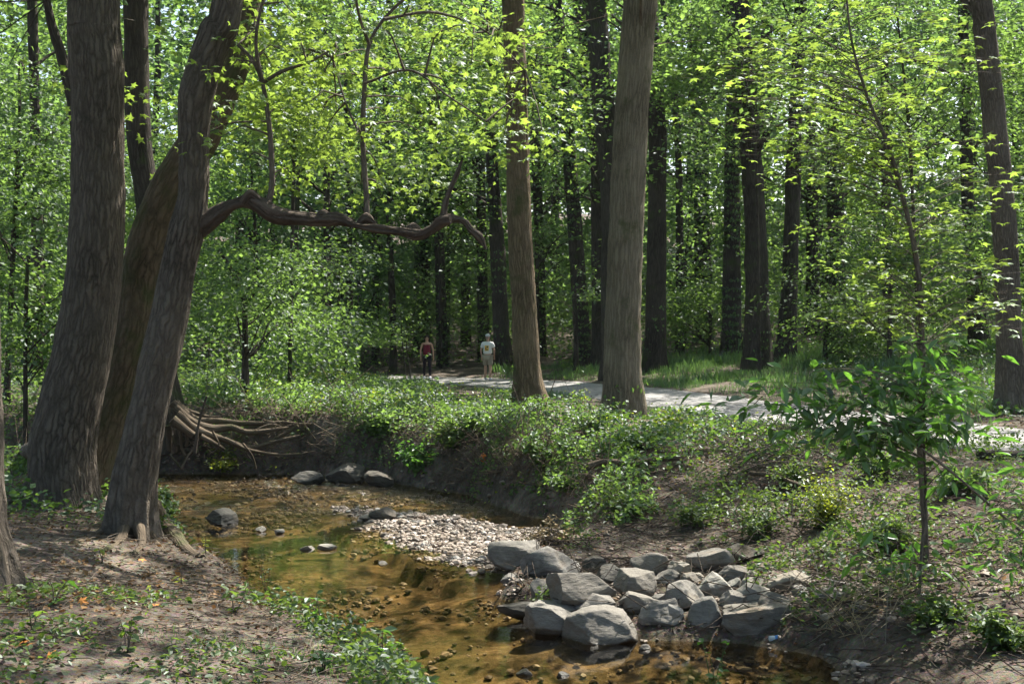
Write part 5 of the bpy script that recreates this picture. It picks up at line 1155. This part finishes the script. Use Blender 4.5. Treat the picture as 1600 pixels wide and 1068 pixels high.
def dress_red(root, V, blob, ft):
    garment(root, 'tank_top', [(0, 0, .90), (0, 0, 1.08), (0, .01, 1.24), (0, .01, 1.36), (-.075, .0, 1.45), (.075, .0, 1.45)], [(0, 1), (1, 2), (2, 3), (3, 4), (3, 5)], [(.19, .15), (.165, .122), (.175, .125), (.145, .105), (.03, .06), (.03, .06)], MAR)
    vs = [(0, 0, .95)]; es = []; rs = [(.175, .128)]
    for i0 in (8, 13):
        k = len(vs); vs += [V[i0], V[i0+1], V[i0+2], tuple(np.array(V[i0+3])+[0, 0, .02])]; rs += [(.098, .1), (.066, .068), (.06, .063), (.044, .046)]; es += [(0, k), (k, k+1), (k+1, k+2), (k+2, k+3)]
    garment(root, 'leggings', vs, es, rs, LEG); shoes(root, ft, SHW, blob)
    blob('hair', (0, .03, 1.64), (.105, .105, .1), HAIR, noise_=.008); blob('hair_bun', (0, .11, 1.66), (.04, .04, .04), HAIR, noise_=.006)
def dress_white(root, V, blob, ft):
    o = garment(root, 'shirt', [(0, 0, .95), (0, 0, 1.08), (0, .01, 1.25), (0, .01, 1.39), (-.18, .01, 1.39), (.18, .01, 1.39), (-.235, .0, 1.20), (.235, .0, 1.20), (0, 0, 1.45)], [(0, 1), (1, 2), (2, 3), (3, 4), (3, 5), (4, 6), (5, 7), (3, 8)], [(.19, .15), (.185, .145), (.18, .13), (.15, .1), (.075, .075), (.075, .075), (.07, .075), (.07, .07), (.062, .062)], WHT)
    # print on the back: yellow field with dark shapes
    for nm, cx_, cz_, w_, h_, col, d in (('shirt_print', 0.0, 1.20, .155, .2, (.62, .40, .06), .0), ('print_motif', -.025, 1.245, .055, .06, (.05, .05, .06), .002), ('print_motif', .03, 1.19, .06, .05, (.32, .1, .04), .002), ('print_motif', -.01, 1.14, .09, .03, (.05, .05, .06), .002)):
        n = 7; pts = []; 
        for iz in range(n):
            for ix in range(n):
                x = cx_+(ix/(n-1)-.5)*w_; z = cz_+(iz/(n-1)-.5)*h_; pts.append((x, .158+d-.55*x*x/.2-.0*(z-1.2), z))
        me = bpy.data.meshes.new(nm); me.from_pydata(pts, [], [(i*n+j, i*n+j+1, (i+1)*n+j+1, (i+1)*n+j) for i in range(n-1) for j in range(n-1)]); me.materials.append(plain(nm, col, .8, .1))
        q = bpy.data.objects.new(nm, me); COL.objects.link(q); q.parent = root
    vs = [(0, 0, .91)]; es = []; rs = [(.175, .135)]
    for i0 in (8, 13):
        k = len(vs); a_, b_ = np.array(V[i0]), np.array(V[i0+1]); vs += [tuple(a_), tuple(a_*.45+b_*.55), tuple(b_+[0, 0, .03])]; rs += [(.115, .12), (.105, .11), (.098, .1)]; es += [(0, k), (k, k+1), (k+1, k+2)]
    garment(root, 'shorts', vs, es, rs, KHA); shoes(root, ft, SHW, blob)
    garment(root, 'hair', [(0, .03, 1.62), (0, .09, 1.58), (.01, .11, 1.51), (.01, .10, 1.45)], [(0, 1), (1, 2), (2, 3)], [(.078, .07), (.045, .04), (.035, .03), (.015, .015)], GREYH)
    blob('cap', (0, .0, 1.675), (.098, .108, .07), CAPM); blob('cap_brim', (0, -.135, 1.665), (.075, .075, .012), CAPM)
person('person in a maroon tank top and dark leggings walking towards the stream along the path', 667, 50.0, .12, dict(skin=SK, dark=DK, lip=LIP, feet=[(-.10, .10), (.12, -.12)], arms=[(-.25, .0, -.24, -.03, .88), (.25, .02, .25, .0, .88)], dress=dress_red))
person('person in a white printed shirt, khaki shorts and pale cap seen from behind', 762, 47.6, math.pi-.25, dict(skin=SK, dark=DK, lip=LIP, feet=[(-.13, .10), (.12, -.10)], arms=[(-.26, .02, -.22, -.12, .93), (.27, .0, .25, -.05, .90)], dress=dress_white))
